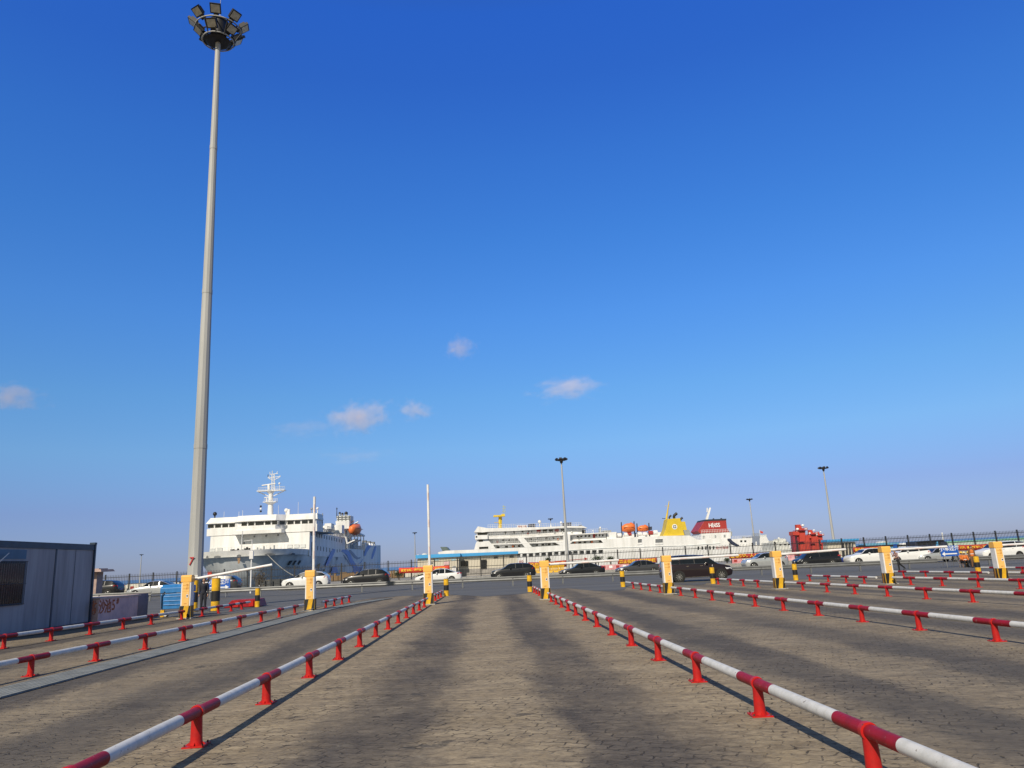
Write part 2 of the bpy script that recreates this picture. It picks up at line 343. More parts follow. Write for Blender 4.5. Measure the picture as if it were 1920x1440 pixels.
# ------------------------------------------------------------------ lane rails
M_RED = mat('bright_red_enamel', (0.50, 0.014, 0.012), 0.42, var=0.13, vs=6, spec=0.3, dirt=(0.33, 0.014, 0.014), chip=.7)
M_CRIM = mat('faded_crimson_paint', (0.30, 0.008, 0.018), 0.5, var=0.12, vs=5, dirt=(0.20, 0.010, 0.016), spec=0.25, chip=.75, chipcol=(.32, .12, .11))
M_WHT = mat('worn_white_paint', (0.62, 0.62, 0.62), 0.5, var=0.08, vs=9, dirt=(0.50, 0.50, 0.49), spec=0.3, chip=.7, chipcol=(.22, .19, .17))
M_DARK = mat('black_paint', (0.018, 0.018, 0.020), 0.5, var=0.2)
M_BOLT = mat('rusty_bolt', (0.12, 0.05, 0.03), 0.7, metal=0.3)
HT = 0.315                                   # pipe centre above ground
def post_mesh():
    mb = MB(); n = 16
    prof = [(0.062, 0.012), (0.058, 0.06), (0.055, 0.14), (0.052, HT-0.03)]
    for (r0, z0), (r1, z1) in zip(prof[:-1], prof[1:]): mb.tube((0, 0, z0), (0, 0, z1), r0, M_RED, r1, n=n, caps=False)
    mb.box((0, 0, 0.008), (0.215, 0.215, 0.014), M_RED)
    for sx, sy in ((1, 0), (-1, 0), (0, 1), (0, -1)):
        a = Vector((sx, sy, 0)); t = Vector((-sy, sx, 0))*0.004
        mb.prism([a*0.05+Vector((0, 0, 0.014))-t, a*0.098+Vector((0, 0, 0.014))-t, a*0.055+Vector((0, 0, 0.045))-t], M_RED, t*2)
    for sx in (-1, 1):
        for sy in (-1, 1): mb.tube((sx*0.085, sy*0.085, 0.014), (sx*0.085, sy*0.085, 0.034), 0.009, M_BOLT, n=6)
    return mb.mesh('post')
def collar_mesh():
    mb = MB(); mb.tube((0, -0.030, HT), (0, 0.030, HT), 0.067, M_RED, n=20)
    return mb.mesh('collar')
POSTM, COLM = post_mesh(), collar_mesh()
def rail(x, posts, y0, y1, label, x_end=None):
    xe = x if x_end is None else x_end
    X = lambda y: x+(xe-x)*(y-y0)/(y1-y0)
    yb = (y0+y1)/2; base = Vector((X(yb), yb, g(X(yb), yb)))
    t = thing('lane_rail', base, label, 'guard rail', 'red and white lane rails')
    mb = MB(); cuts = {y0, y1}
    for p in posts: cuts |= {min(max(p-0.47, y0), y1), min(max(p+0.50, y0), y1)}
    cuts = sorted(cuts)
    for a, b in zip(cuts[:-1], cuts[1:]):
        if b-a < 0.02: continue
        mid = (a+b)/2; red = any(p-0.475 <= mid <= p+0.505 for p in posts)
        mb.tube(Vector((X(a), a, g(X(a), a)+HT))-base, Vector((X(b), b, g(X(b), b)+HT))-base, 0.0535, M_CRIM if red else M_WHT, n=20, caps=True)
    mb.build('pipe', t)
    for p in posts:
        o = bpy.data.objects.new('post', POSTM); COL.objects.link(o); o.parent = t
        o.location = Vector((X(p), p, g(X(p), p)))-base; o.rotation_euler = (random.uniform(-.015, .015), random.uniform(-.02, .02), random.uniform(-.1, .1))
        c = bpy.data.objects.new('collar', COLM); COL.objects.link(c); c.parent = o
        c.rotation_euler = (0, 0, 0)
    return t
def seq(start, n, d=2.35): return [round(start+d*i, 2) for i in range(n)]
rail(-13.25, seq(19.4, 6, 2.15)+[32.9], 17.8, 33.1, 'red and white rail passing in front of the portable cabin and the pink sand box', -12.95)
rail(-12.85, [34.9, 36.9, 38.7, 40.3], 34.0, 41.6, 'short red and white rail between the leftmost barrier cabinet and the small bollard')
rail(-8.55, seq(12.5, 10, 2.28), 10.2, 34.4, 'red and white rail beside the ribbed drain strip, in front of the left raised barrier', -8.3)
rail(-7.95, [37.4, 39.4, 41.4, 43.4], 36.5, 44.1, 'short red and white rail behind the left raised barrier beside the drain strip')
rail(-2.98, seq(3.35, 14, 2.37), 2.0, 35.7, 'long red and white rail crossing the lower left foreground up to the middle raised barrier')
rail(-2.97, [38.4, 40.7, 43.0, 45.3], 37.3, 46.7, 'short red and white rail behind the middle raised barrier')
rail(2.74, seq(3.5, 14, 2.35), 2.0, 35.6, 'long red and white rail crossing the lower right foreground, second rail of the central lane', 2.58)
rail(2.52, [38.9, 41.3, 43.7, 46.1], 37.6, 47.1, 'short red and white rail behind the barrier cabinet at the end of the central lane')
rail(8.72, seq(8.6, 12, 2.35), 7.2, 36.0, 'red and white rail whose nearest post stands almost at the right edge', 8.42)
rail(8.42, [38.6, 41.0, 43.4, 45.8], 37.4, 48.2, 'short red and white rail behind the barrier cabinet beside the dark minivan')
rail(14.35, seq(17.9, 8, 2.35), 16.6, 36.2, 'red and white rail from the right edge to the cabinet right of the minivan', 13.9)
rail(13.85, [39.9, 42.2, 44.5, 46.9], 37.6, 47.3, 'short red and white rail behind the cabinet right of the dark minivan')
rail(19.85, seq(26.0, 5, 2.3), 24.6, 36.6, 'red and white rail leading to the cabinet beside the walking person', 19.3)
rail(19.0, [38.9, 40.9, 43.1, 45.6], 37.6, 45.9, 'short red and white rail behind the cabinet beside the walking person')
rail(25.3, [30.5, 32.8, 35.1], 28.0, 36.4, 'red and white rail at the right edge leading to the rightmost barrier cabinet', 24.9)
rail(24.75, seq(38.6, 4, 2.35), 37.7, 46.9, 'short red and white rail behind the rightmost barrier cabinet')
rail(30.4, seq(36.2, 5, 2.35), 34.0, 46.9, 'farthest red and white rail, only just inside the right edge')

# ------------------------------------------------------------------ barrier cabinets
M_OR = mat('orange_yellow_panel', (0.86, 0.52, 0.16), 0.42, var=0.06, vs=3, coat=0.2)
M_HOOD = mat('orange_hood_paint', (0.84, 0.46, 0.10), 0.42, var=0.06, coat=0.2)
M_CABW = mat('cabinet_white', (0.74, 0.74, 0.76), 0.4, var=0.07, vs=3)
M_YEL = mat('safety_yellow', (0.80, 0.47, 0.015), 0.42, var=0.12, vs=4, dirt=(0.5, 0.27, 0.02), chip=.9)
M_OLD = mat('dirty_ochre_paint', (0.42, 0.20, 0.03), 0.6, var=0.2)
M_TXT = mat('orange_marking', (0.55, 0.22, 0.03), 0.6)
M_STR = mat('faded_red_reflector', (0.72, 0.55, 0.53), 0.5)
def barrier(px, x, y, label, arm='right', ang=0.0, length=3.6, lean=0.0):
    z = g(x, y)
    t = thing('barrier_gate', (x, y, z), label, 'barrier', 'boom barriers closing the lanes')
    mb = MB(); mb.bx((-0.225, -0.2, 0), (0.225, 0.2, 0.52), M_DARK)
    s = -1 if px < 900 else 1
    mb.prism([(-0.135, -0.204, 0.002), (0.075, -0.204, 0.002), (0.165, -0.204, 0.518), (-0.03, -0.204, 0.518)], M_YEL, (0, -0.006, 0))
    for sx in (-1, 1):
        mb.prism([(sx*0.229, -0.195, 0.002), (sx*0.229, -0.12, 0.002), (sx*0.229, -0.10, 0.518), (sx*0.229, -0.195, 0.518)], M_YEL, (sx*0.006, 0, 0))
        mb.prism([(sx*0.229, 0.03, 0.002), (sx*0.229, 0.15, 0.002), (sx*0.229, 0.13, 0.518), (sx*0.229, 0.01, 0.518)], M_OLD, (sx*0.006, 0, 0))
    mb.build('base', t, bevel=0.004)
    mb = MB(); mb.box((0, 0, 0.015), (0.62, 0.58, 0.05), CONC2); mb.build('plinth', t)
    mb = MB(); mb.path([(0.19, 0.14, 0.03), (0.34, 0.30, 0.012), (0.42, 0.9, 0.012)], 0.016, M_DARK); mb.build('cable', t)
    mb = MB(); mb.bx((-0.205, -0.175, 0.521), (0.205, 0.175, 1.60), M_CABW)
    mb.build('cabinet', t, bevel=0.008)
    mb = MB(); mb.bx((-0.150, -0.195, 0.525), (0.150, -0.178, 1.60), M_OR); mb.tube((0.1, -0.195, 1.05), (0.1, -0.203, 1.05), 0.014, M_CABW, n=8)
    mb.bx((-0.145, -0.198, 1.12), (0.145, -0.1955, 1.126), M_TXT); mb.bx((0.03, -0.200, 0.86), (0.12, -0.196, 0.99), M_CABW); mb.bx((0.045, -0.202, 0.90), (0.105, -0.2005, 0.96), M_DARK)
    for zz in (0.60, 0.615, 0.63): mb.bx((-0.06, -0.199, zz), (0.06, -0.196, zz+0.006), M_TXT)
    pn = mb.build('front_panel', t, bevel=0.004)
    text('一车', 0.13, M_TXT, pn, (0.0, -0.198, 1.36), FRONT, align='CENTER', extrude=0.002)
    text('一杆', 0.13, M_TXT, pn, (0.0, -0.198, 1.22), FRONT, align='CENTER', extrude=0.002)
    mb = MB(); p = [(-0.222, -0.205, 1.50), (-0.222, 0.195, 1.50), (-0.222, 0.195, 1.70), (-0.222, 0.10, 1.79), (-0.222, -0.16, 1.79), (-0.222, -0.205, 1.74)]
    mb.prism(p, M_HOOD, (0.444, 0, 0)); mb.build('hood', t, bevel=0.012)
    # boom with its pivot
    mb = MB(); mb.tube((0.0, 0.0, 0), (0.0, 0.13, 0), 0.075, M_DARK, n=12); mb.box((0.06, 0.10, 0), (0.30, 0.05, 0.14), M_CABW)
    piv = mb.build('pivot', t, loc=(0.05, 0.23, 1.60)); 
    mb = MB(); mb.tube((0.05, 0.10, 0), (length, 0.10, 0), 0.062, M_CABW, 0.058, n=12)
    for k in range(3):
        c = 0.7+k*(length-1.2)/2.2; mb.bx((c, 0.034, -0.026), (c+0.36, 0.038, 0.010), M_STR)
    a = mb.build('boom', piv); piv.rotation_euler = (0, -ang, 0)
    return t
barrier(348, -13.0, 33.5, 'leftmost orange barrier cabinet beside the blue bin, its white boom tilted up to the right', ang=R(7.5), length=3.45)
barrier(571, -8.22, 35.4, 'orange barrier cabinet with its boom raised upright in front of the left ship', ang=R(90), length=3.55)
barrier(805, -2.98, 36.6, 'orange barrier cabinet with its boom raised upright in front of the bright red banner', ang=R(90), length=4.05)
barrier(1018, 2.53, 36.6, 'orange barrier cabinet ending the central lane, boom lowered in front of the yellow railings', ang=R(0.5))
barrier(1232, 8.42, 36.7, 'orange barrier cabinet whose lowered boom crosses the dark minivan', ang=R(0.5))
barrier(1449, 13.85, 36.9, 'orange barrier cabinet between the silver car and the black van, boom lowered', ang=R(1.5))
barrier(1663, 19.3, 37.0, 'orange barrier cabinet left of the walking person, boom lowered towards the blue arrow sign', ang=R(0.5), length=3.3)
barrier(1875, 24.9, 37.0, 'rightmost orange barrier cabinet in front of the white car, boom running out of view', ang=R(0.5))

# ------------------------------------------------------------------ bollards
def bollard(x, y, r, h, label, loops=False, base=False):
    t = thing('bollard', (x, y, g(x, y)), label, 'bollard', 'yellow and black steel bollards')
    mb = MB()
    for i, m in enumerate((M_YEL, M_DARK, M_YEL)):
        a, b = [(0, .32), (.32, .64), (.64, 1.0)][i] if not base else [(0, .30), (.30, .62), (.62, 1.0)][i]
        mb.tube((0, 0, h*a), (0, 0, h*b), r, m, n=20, caps=False)
    mb.tube((0, 0, h), (0, 0, h+0.02), r, M_DARK, r*0.85, n=20)
    mb.build('tube', t)
    if base:
        mb = MB(); mb.tube((0, 0, 0), (0, 0, 0.025), r*1.35, M_DARK, n=20); mb.build('base_plate', t)
    else:
        mb = MB(); mb.tube((r*0.5, r*0.3, h+0.015), (r*0.5, r*0.3, h+0.13), 0.022, mat('steel_grey', (0.35, 0.35, 0.36), 0.4, metal=0.7), n=8); mb.sphere((r*0.5, r*0.3, h+0.13), 0.03, M_CABW, 8, 6); mb.build('hook', t)
    return t
bollard(-13.95, 39.6, 0.21, 1.60, 'tallest thick yellow and black bollard right of the tall mast', base=True)
bollard(-15.15, 40.0, 0.165, 1.55, 'yellow and black bollard between the leftmost barrier cabinet and the tall mast', base=True)
bollard(-12.75, 42.6, 0.13, 0.98, 'short yellow and black bollard beside the red steel ramp')
bollard(-2.75, 47.0, 0.15, 1.0, 'short yellow and black bollard behind the middle raised barrier')
bollard(2.35, 47.7, 0.15, 1.0, 'short yellow and black bollard left of the cabinet ending the central lane')
bollard(8.42, 49.4, 0.15, 1.0, 'short yellow and black bollard between the central lane and the dark minivan')
bollard(13.95, 48.3, 0.15, 1.0, 'short yellow and black bollard in front of the dark minivan near its front wheel')
bollard(19.2, 48.2, 0.15, 1.0, 'short yellow and black bollard in front of the black van')
bl = bollard(30.55, 47.5, 0.16, 1.0, 'short yellow and black bollard in front of the workers in orange')

# ------------------------------------------------------------------ tall light mast 7
M_GALV = mat('galvanised_mast', (0.40, 0.41, 0.415), 0.6, metal=0.0, var=0.10, vs=1.2, streak=True)
M_LAMP = mat('dark_lamp_body', (0.035, 0.035, 0.04), 0.5, metal=0.3)
M_LENS = mat('floodlight_glass', (0.60, 0.58, 0.50), 0.22, var=0.15, vs=6)
M_MARK = mat('red_stencil_paint', (0.50, 0.03, 0.04), 0.5)
MX, MY = -16.2, 42.7; mz = g(MX, MY); TOP = 36.35
t = thing('light_mast', (MX, MY, mz), 'tall grey octagonal light mast marked with a red 7 and crowned with floodlights', 'light mast'); t.rotation_euler = (0, -0.0045, 0)
mb = MB(); rz = lambda z: 0.425-0.27*z/TOP
hs = [0, 0.5, 9.05, 18.4, 28.0, TOP]
for i, (a, b) in enumerate(zip(hs[:-1], hs[1:])):
    mb.tube((0, 0, a), (0, 0, b), rz(a)+(0.0 if i < 2 else -0.012*(0)), M_GALV, rz(b), n=12, caps=False, smooth=False, ph=0.13)
    if i > 1: mb.tube((0, 0, a-0.25), (0, 0, a), rz(a)+0.016, M_GALV, rz(a)+0.016, n=12, smooth=False, ph=0.13)
mb.tube((0, 0, TOP), (0, 0, TOP+0.05), 0.17, M_GALV, 0.15, n=12)
mb.build('pole', t)
mb = MB(); mb.tube((0, 0, 0), (0, 0, 0.05), 0.72, M_GALV, n=24)
for k in range(12):
    a = k*math.pi/6; mb.tube((0.62*math.cos(a), 0.62*math.sin(a), 0.05), (0.62*math.cos(a), 0.62*math.sin(a), 0.16), 0.03, M_BOLT, n=6)
mb.build('base_flange', t)
text('7', 0.62, M_MARK, t, (-0.10, -0.437, 2.55), (R(90), 0, R(-8)), align='CENTER', shear=0.15, sx=0.9, extrude=0.01)
mb = MB(); mb.box((0.16, -0.40, 1.55), (0.30, 0.03, 0.55), mat('faded_notice_paper', (0.62, 0.62, 0.60), 0.7)); mb.build('notice', t)
mb = MB(); mb.box((-0.10, -0.44, 0.98), (0.40, 0.03, 0.52), mat('faded_pink_notice', (0.60, 0.30, 0.30), 0.7, var=0.2, vs=8)); mb.build('notice', t)
for sx in (-1, 1):
    mb = MB(); mb.tube((sx*0.40, 0, 1.52), (sx*0.80, -0.05, 1.52), 0.02, M_DARK, n=6); mb.box((sx*0.62, -0.05, 1.47), (0.34, 0.16, 0.10), M_DARK); mb.build('side_lamp', t)
head = MB(); zc = TOP-0.55
head.tube((0, 0, zc+0.25), (0, 0, zc+1.25), 0.50, M_LAMP, 0.50, n=20); head.tube((0, 0, zc+1.25), (0, 0, zc+1.35), 0.60, M_GALV, 0.5, n=20)
head.tube((0, 0, zc-0.34), (0, 0, zc-0.24), 0.62, M_LAMP, 0.80, n=28)
head.ring((0, 0, zc+0.60), 1.42, 0.045, M_GALV); head.ring((0, 0, zc-0.20), 0.96, 0.045, M_GALV); head.ring((0, 0, zc-0.22), 0.55, 0.03, M_LAMP)
for k in range(12):
    a = k*math.pi/6+0.2; c, s_ = math.cos(a), math.sin(a)
    head.tube((0.98*c, 0.98*s_, zc-0.2), (1.42*c, 1.42*s_, zc+0.60), 0.04, M_LAMP, n=6)
    head.tube((0.30*c, 0.30*s_, zc-0.2), (0.98*c, 0.98*s_, zc-0.2), 0.03, M_LAMP, n=6)
    if k % 3 == 0: head.tube((0.30*c, 0.30*s_, zc+0.95), (1.42*c, 1.42*s_, zc+0.60), 0.045, M_LAMP, n=6)
head.tube((0, 0, zc-0.27), (0, 0, zc-0.20), 0.55, M_LAMP, 0.62, n=20)
head.tube((0.05, 0, zc+1.3), (0.05, 0, zc+3.6), 0.03, M_GALV, 0.012, n=6); head.build('lamp_frame', t)
fm = MB(); fm.box((0, 0, 0), (0.66, 0.16, 0.60), M_LAMP, top=(1, 1)); fm.box((0, 0.16, -0.02), (0.48, 0.20, 0.42), M_LAMP); fm.box((0, 0.10, -0.42), (0.30, 0.14, 0.26), M_LAMP)
gm = MB(); gm.box((0, -0.085, 0), (0.54, 0.02, 0.46), M_LENS)
FM, GM = fm.mesh('floodlight'), gm.mesh('lens')
for k in range(8):
    a = k*math.pi/4+R(12); o = bpy.data.objects.new('floodlight', FM); COL.objects.link(o); o.parent = t
    o.location = (1.58*math.cos(a), 1.58*math.sin(a), zc+1.02); o.rotation_euler = (R(52), 0, a+math.pi/2)
    q = bpy.data.objects.new('lens', GM); COL.objects.link(q); q.parent = o
for k in range(6):
    a = k*math.pi/3+R(30); o = bpy.data.objects.new('floodlight', FM); COL.objects.link(o); o.parent = t
    o.location = (1.20*math.cos(a), 1.20*math.sin(a), zc+0.22); o.rotation_euler = (R(52), 0, a+math.pi/2)
    q = bpy.data.objects.new('lens', GM); COL.objects.link(q); q.parent = o

# ------------------------------------------------------------------ portable cabin and sand box
M_CW = mat('cabin_panel', (0.31, 0.32, 0.36), 0.65, var=0.12, vs=2.0, streak=True, dirt=(0.19, 0.195, 0.22))
M_CB = mat('cabin_blue_trim', (0.018, 0.045, 0.09), 0.5, var=0.2)
M_GLS = mat('dark_window_glass', (0.025, 0.03, 0.035), 0.12, var=0.2)
cx, cy0, cy1 = -15.68, 22.6, 30.8; cz = g(cx, 27); H = 3.02-cz
t = thing('portable_cabin', (cx-1.25, (cy0+cy1)/2, cz), 'weathered pale blue portable cabin with dark trim standing left of the lanes', 'cabin')
ox, oy = -(cx-1.25), -(cy0+cy1)/2
mb = MB(); mb.bx((cx-2.4+ox, cy0+oy, 0.05), (cx+ox, cy1+oy, H-0.05), M_CW); mb.build('wall', t)
mb = MB()
for yy in (cy0, cy1):
    for xx in (cx-2.4, cx): mb.box((xx+ox, yy+oy, H/2+0.02), (0.10, 0.10, H), M_CB)
mb.bx((cx-0.05+ox, cy0+oy, H-0.20), (cx+0.03+ox, cy1+oy, H-0.02), M_CB); mb.bx((cx-0.03+ox, cy0+oy, 0.02), (cx+0.02+ox, cy1+oy, 0.16), M_CB)
mb.bx((cx-2.4+ox, cy1-0.03+oy, H-0.20), (cx+ox, cy1+0.03+oy, H-0.02), M_CB)
for yy in (28.15,): mb.bx((cx-0.02+ox, yy-0.045+oy, 0.16), (cx+0.016+ox, yy+0.045+oy, H-0.2), M_CB)
mb.build('frame', t)
mb = MB()
for yy in (29.45,): mb.bx((cx-0.01+ox, yy-0.015+oy, 0.16), (cx+0.008+ox, yy+0.015+oy, H-0.2), mat('cabin_seam', (0.12, 0.14, 0.18), 0.7))
mb.build('seam', t)
mb = MB(); mb.bx((cx-2.5+ox, cy0-0.05+oy, H-0.05), (cx+0.02+ox, cy1+0.0+oy, H+0.02), M_CB); mb.bx((cx-0.14+ox, cy1-0.12+oy, H+0.02), (cx+0.06+ox, cy1+0.06+oy, H+0.10), M_CB); mb.build('roof', t)
fr = MB(); fr.bx((cx+0.001+ox, 24.2+oy, 1.02), (cx+0.03+ox, 26.38+oy, 2.42), M_CB); fo = fr.build('window', t)
mb = MB(); mb.bx((cx+0.031+ox, 24.28+oy, 1.08), (cx+0.036+ox, 26.30+oy, 2.36), M_GLS); mb.build('pane', fo)
mb = MB()
for k in range(18): mb.tube((cx+0.09+ox, 24.24+oy+k*0.122, 1.04), (cx+0.09+ox, 24.24+oy+k*0.122, 2.42), 0.009, M_DARK, n=5)
for zz in (1.04, 1.7, 2.42): mb.tube((cx+0.09+ox, 24.22+oy, zz), (cx+0.09+ox, 26.36+oy, zz), 0.011, M_DARK, n=5)
mb.build('window_bars', fo)
mb = MB(); mb.bx((cx+0.001+ox, 24.6+oy, 2.50), (cx+0.02+ox, 26.35+oy, 2.80), mat('faded_blue_plate', (0.06, 0.15, 0.26), 0.6)); mb.build('sign_plate', t)
mb = MB(); ra, rb = WX(-4, 1056, cx+.12), WX(17, 1037, cx+.12); mb.tube((cx+0.12+ox, ra.y+oy, ra.z-cz), (cx+0.12+ox, rb.y+oy, rb.z-cz), 0.016, M_CABW, n=6); mb.build('stay_rod', t)

M_PINK = mat('flaking_pink_paint', (0.74, 0.52, 0.52), 0.85, var=0.18, vs=2.2, dirt=(0.54, 0.38, 0.41), bump=0.3)
M_PINK2 = mat('greyer_render_patch', (0.26, 0.22, 0.26), 0.85, var=0.1, vs=2)
sx0, sy0 = -15.45, 31.0; sy1 = WX(275, 1160, -15.45).y; sz = g(sx0, 32)
t = thing('sand_box', (sx0, (sy0+sy1)/2, sz), 'pink painted concrete sand box with faded lettering beside the portable cabin', 'sand box')
mb = MB(); oy = -(sy0+sy1)/2
mb.bx((-1.6, sy0+oy, 0), (0, sy1+oy, 0.98), M_PINK); mb.bx((-1.63, sy0-0.02+oy, 0.98), (0.03, sy1-0.75+oy, 1.05), mat('pale_coping', (0.55, 0.42, 0.38), 0.8)); mb.bx((-0.5, sy1-0.95+oy, 0.02), (0.012, sy1+0.01+oy, 1.06), M_PINK2)
mb.build('wall', t)
M_SAND = mat('faded_orange_lettering', (0.45, 0.12, 0.03), 0.8, var=0.25, vs=8)
for ch_, pa_, pb_, hz_, sz_ in (('防', 172, 180.5, .66, .56), ('沙', 184, 196.5, .66, .56), ('池', 195, 208, .66, .56), ('5', 208.5, 215.5, .70, .58), ('#', 217, 221, .86, .30)):
    ya_, yb_ = WX(pa_, 1148, sx0).y, WX(pb_, 1148, sx0).y; text(ch_, sz_, M_SAND, t, (0.006, ya_-(sy0+sy1)/2, hz_), RIGHTF, extrude=0.004, sx=(yb_-ya_)/(sz_*(1.0 if ord(ch_) > 200 else .55)), bold=.008)

# blue bin cart
M_BLUE = mat('blue_plastic', (0.035, 0.20, 0.50), 0.45, var=0.14, vs=4)
bx_, by_ = -14.15, 35.4; t = thing('waste_bin', (bx_, by_, g(bx_, by_)), 'blue lidded waste bin on wheels behind the leftmost barrier cabinet', 'bin')
mb = MB(); mb.box((0, 0, 0.70), (1.10, 0.9, 0.66), M_BLUE, top=(1.06, 1.06))
for zz in (0.55, 0.72, 0.90): mb.box((0, -0.47, zz), (0.9, 0.04, 0.04), M_BLUE)
mb.build('body', t, bevel=0.02)
mb = MB(); mb.prism([(-0.60, -0.50, 1.06), (-0.60, 0.50, 1.06), (-0.60, 0.50, 1.34), (-0.60, -0.25, 1.42), (-0.60, -0.5, 1.28)], M_BLUE, (1.2, 0, 0)); mb.build('lid', t, bevel=0.02)
mb = MB(); mb.path([(-0.50, -0.49, 0.40), (-0.50, -0.52, 0.95), (-0.38, -0.52, 1.12)], 0.02, M_DARK); mb.build('handle', t)
for sx in (-1, 1):
    mb = MB(); mb.tube((sx*0.36, -0.40, 0.13), (sx*0.36, -0.33, 0.13), 0.13, M_DARK, n=16); mb.tube((sx*0.36, -0.41, 0.13), (sx*0.36, -0.402, 0.13), 0.07, M_CABW, n=12); mb.build('wheel', t)
    mb = MB(); mb.box((sx*0.50, -0.36, 0.19), (0.16, 0.10, 0.30), M_YEL); mb.build('foot', t)

# red steel ramp
rx, ry = -13.6, 43.3; t = thing('steel_ramp', (rx, ry, g(rx, ry)), 'low red painted steel ramp lying beside the short bollard', 'ramp')
mb = MB(); mb.prism([(-1.0, -0.6, 0.03), (1.0, -0.6, 0.03), (0.85, -0.6, 0.42), (-0.55, -0.6, 0.42)], M_CRIM, (0, 1.2, 0)); mb.build('deck', t, bevel=0.01)
mb = MB(); mb.box((-0.3, -0.64, 0.2), (0.25, 0.06, 0.3), M_RED); mb.box((0.5, -0.64, 0.2), (0.25, 0.06, 0.3), M_RED); mb.build('bracket', t)
# ------------------------------------------------------------------ guard rail along the road
M_GR = mat('galvanised_rail', (0.19, 0.195, 0.20), 0.5, metal=0.3, var=0.12, vs=1.5)
def guardrail(x0, x1, yl, yr, label):
    Y = lambda x: yl+(yr-yl)*(x-x0)/(x1-x0)
    t = thing('road_guard_rail', ((x0+x1)/2, (yl+yr)/2, g((x0+x1)/2, 60)), label, 'guard rail', 'steel guard rails along the road')
    b = t.location.copy(); n = max(2, int((x1-x0)/2)); mb = MB()
    prof = [(-0.02, 0.42), (-0.075, 0.47), (-0.075, 0.52), (-0.02, 0.565), (-0.02, 0.595), (-0.075, 0.64), (-0.075, 0.69), (-0.02, 0.74)]
    vs = []; fs = []
    for i in range(n+1):
        x = x0+(x1-x0)*i/n
        for dy, z in prof: vs.append(Vector((x, Y(x)+dy, g(x, Y(x))+z))-b)
    k = len(prof)
    for i in range(n):
        for j in range(k-1): fs.append((i*k+j, (i+1)*k+j, (i+1)*k+j+1, i*k+j+1))
    mb.add(vs, fs, M_GR, True)
    mb.build('beam', t)
    pm = MB(); pm.box((0, 0.05, 0.34), (0.11, 0.11, 0.80), M_GR); pm.box((0, -0.03, 0.60), (0.09, 0.08, 0.20), mat('rail_spacer', (0.10, 0.10, 0.11), 0.6)); PM = pm.mesh('post')
    x = x0+0.9
    while x < x1:
        o = bpy.data.objects.new('post', PM); COL.objects.link(o); o.parent = t; o.location = Vector((x, Y(x), g(x, Y(x))))-b; x += 4.0
    return t
guardrail(-23.2, 36.0, 62.0, 61.0, 'long galvanised guard rail running along the road in front of the parked cars')
guardrail(-60, -27.0, 63.0, 62.3, 'galvanised guard rail at the left edge in front of the silver sedan')
guardrail(40.2, 62.0, 62.2, 62.8, 'galvanised guard rail at the right edge in front of the white estate car')

# ------------------------------------------------------------------ iron fence
M_FE = mat('black_iron', (0.018, 0.019, 0.022), 0.5, var=0.1)
FY, FZ0, FZ1 = 88.8, 0.10, 2.22
fx0, nsec, dx = -65.0, 55, 2.66
for half, (i0, i1, lab) in enumerate(((0, 28, 'left run of the black iron picket fence behind the parked cars'), (28, nsec, 'right run of the black iron picket fence behind the parked cars'))):
    t = thing('picket_fence', (fx0+(i0+i1)/2*dx, FY, FZ0), lab, 'fence', 'black picket fences along the quay'); bxx = t.location.x
    mb = MB()
    for i in range(i0, i1):
        xa = fx0+i*dx-bxx
        for zz in (0.28, 1.10, 1.88): mb.box((xa+dx/2, 0, zz), (dx-0.08, 0.035, 0.06), M_FE)
        for k in range(1, 15):
            x = xa+k*dx/15; mb.box((x, 0, 1.08), (0.028, 0.028, 1.94), M_FE); mb.box((x, 0, 2.10), (0.05, 0.03, 0.13), M_FE, top=(0.1, 0.3))
    mb.build('pickets', t)
    pm = MB(); pm.box((0, 0, 1.08), (0.13, 0.12, 2.2), M_FE); pm.box((0, 0, 2.2), (0.13, 0.13, 0.05), M_FE); PM = pm.mesh('post')
    for i in range(i0, i1+(half)):
        o = bpy.data.objects.new('post', PM); COL.objects.link(o); o.parent = t; o.location = (fx0+i*dx-bxx, 0, 0)

# ------------------------------------------------------------------ vehicles
M_TYRE = mat('tyre_rubber', (0.012, 0.012, 0.012), 0.8)
M_RIM = mat('alloy_rim', (0.55, 0.55, 0.56), 0.25, metal=0.8)
M_CGL = mat('tinted_car_glass', (0.010, 0.013, 0.017), 0.10, var=0.1, spec=0.4)
M_TAIL = mat('red_tail_lamp', (0.55, 0.008, 0.012), 0.15)
M_HEAD = mat('clear_head_lamp', (0.75, 0.76, 0.78), 0.08)
M_CHR = mat('chrome_trim', (0.7, 0.7, 0.72), 0.12, metal=1.0)
def paint(name, c, metal=0.0, rough=0.28): return mat(name, c, rough, metal=metal, var=0.03, coat=0.35, spec=0.35)
P_WHITE = paint('white_car_paint', (0.72, 0.73, 0.74)); P_BLACK = paint('black_car_paint', (0.012, 0.013, 0.017)); P_SILV = paint('silver_car_paint', (0.50, 0.52, 0.54), 0.5)
P_DARK = paint('dark_grey_car_paint', (0.06, 0.062, 0.07), 0.3); P_PLUM = paint('dark_aubergine_paint', (0.020, 0.013, 0.017), 0.2); P_BLUE = paint('blue_car_paint', (0.03, 0.05, 0.28), 0.3)
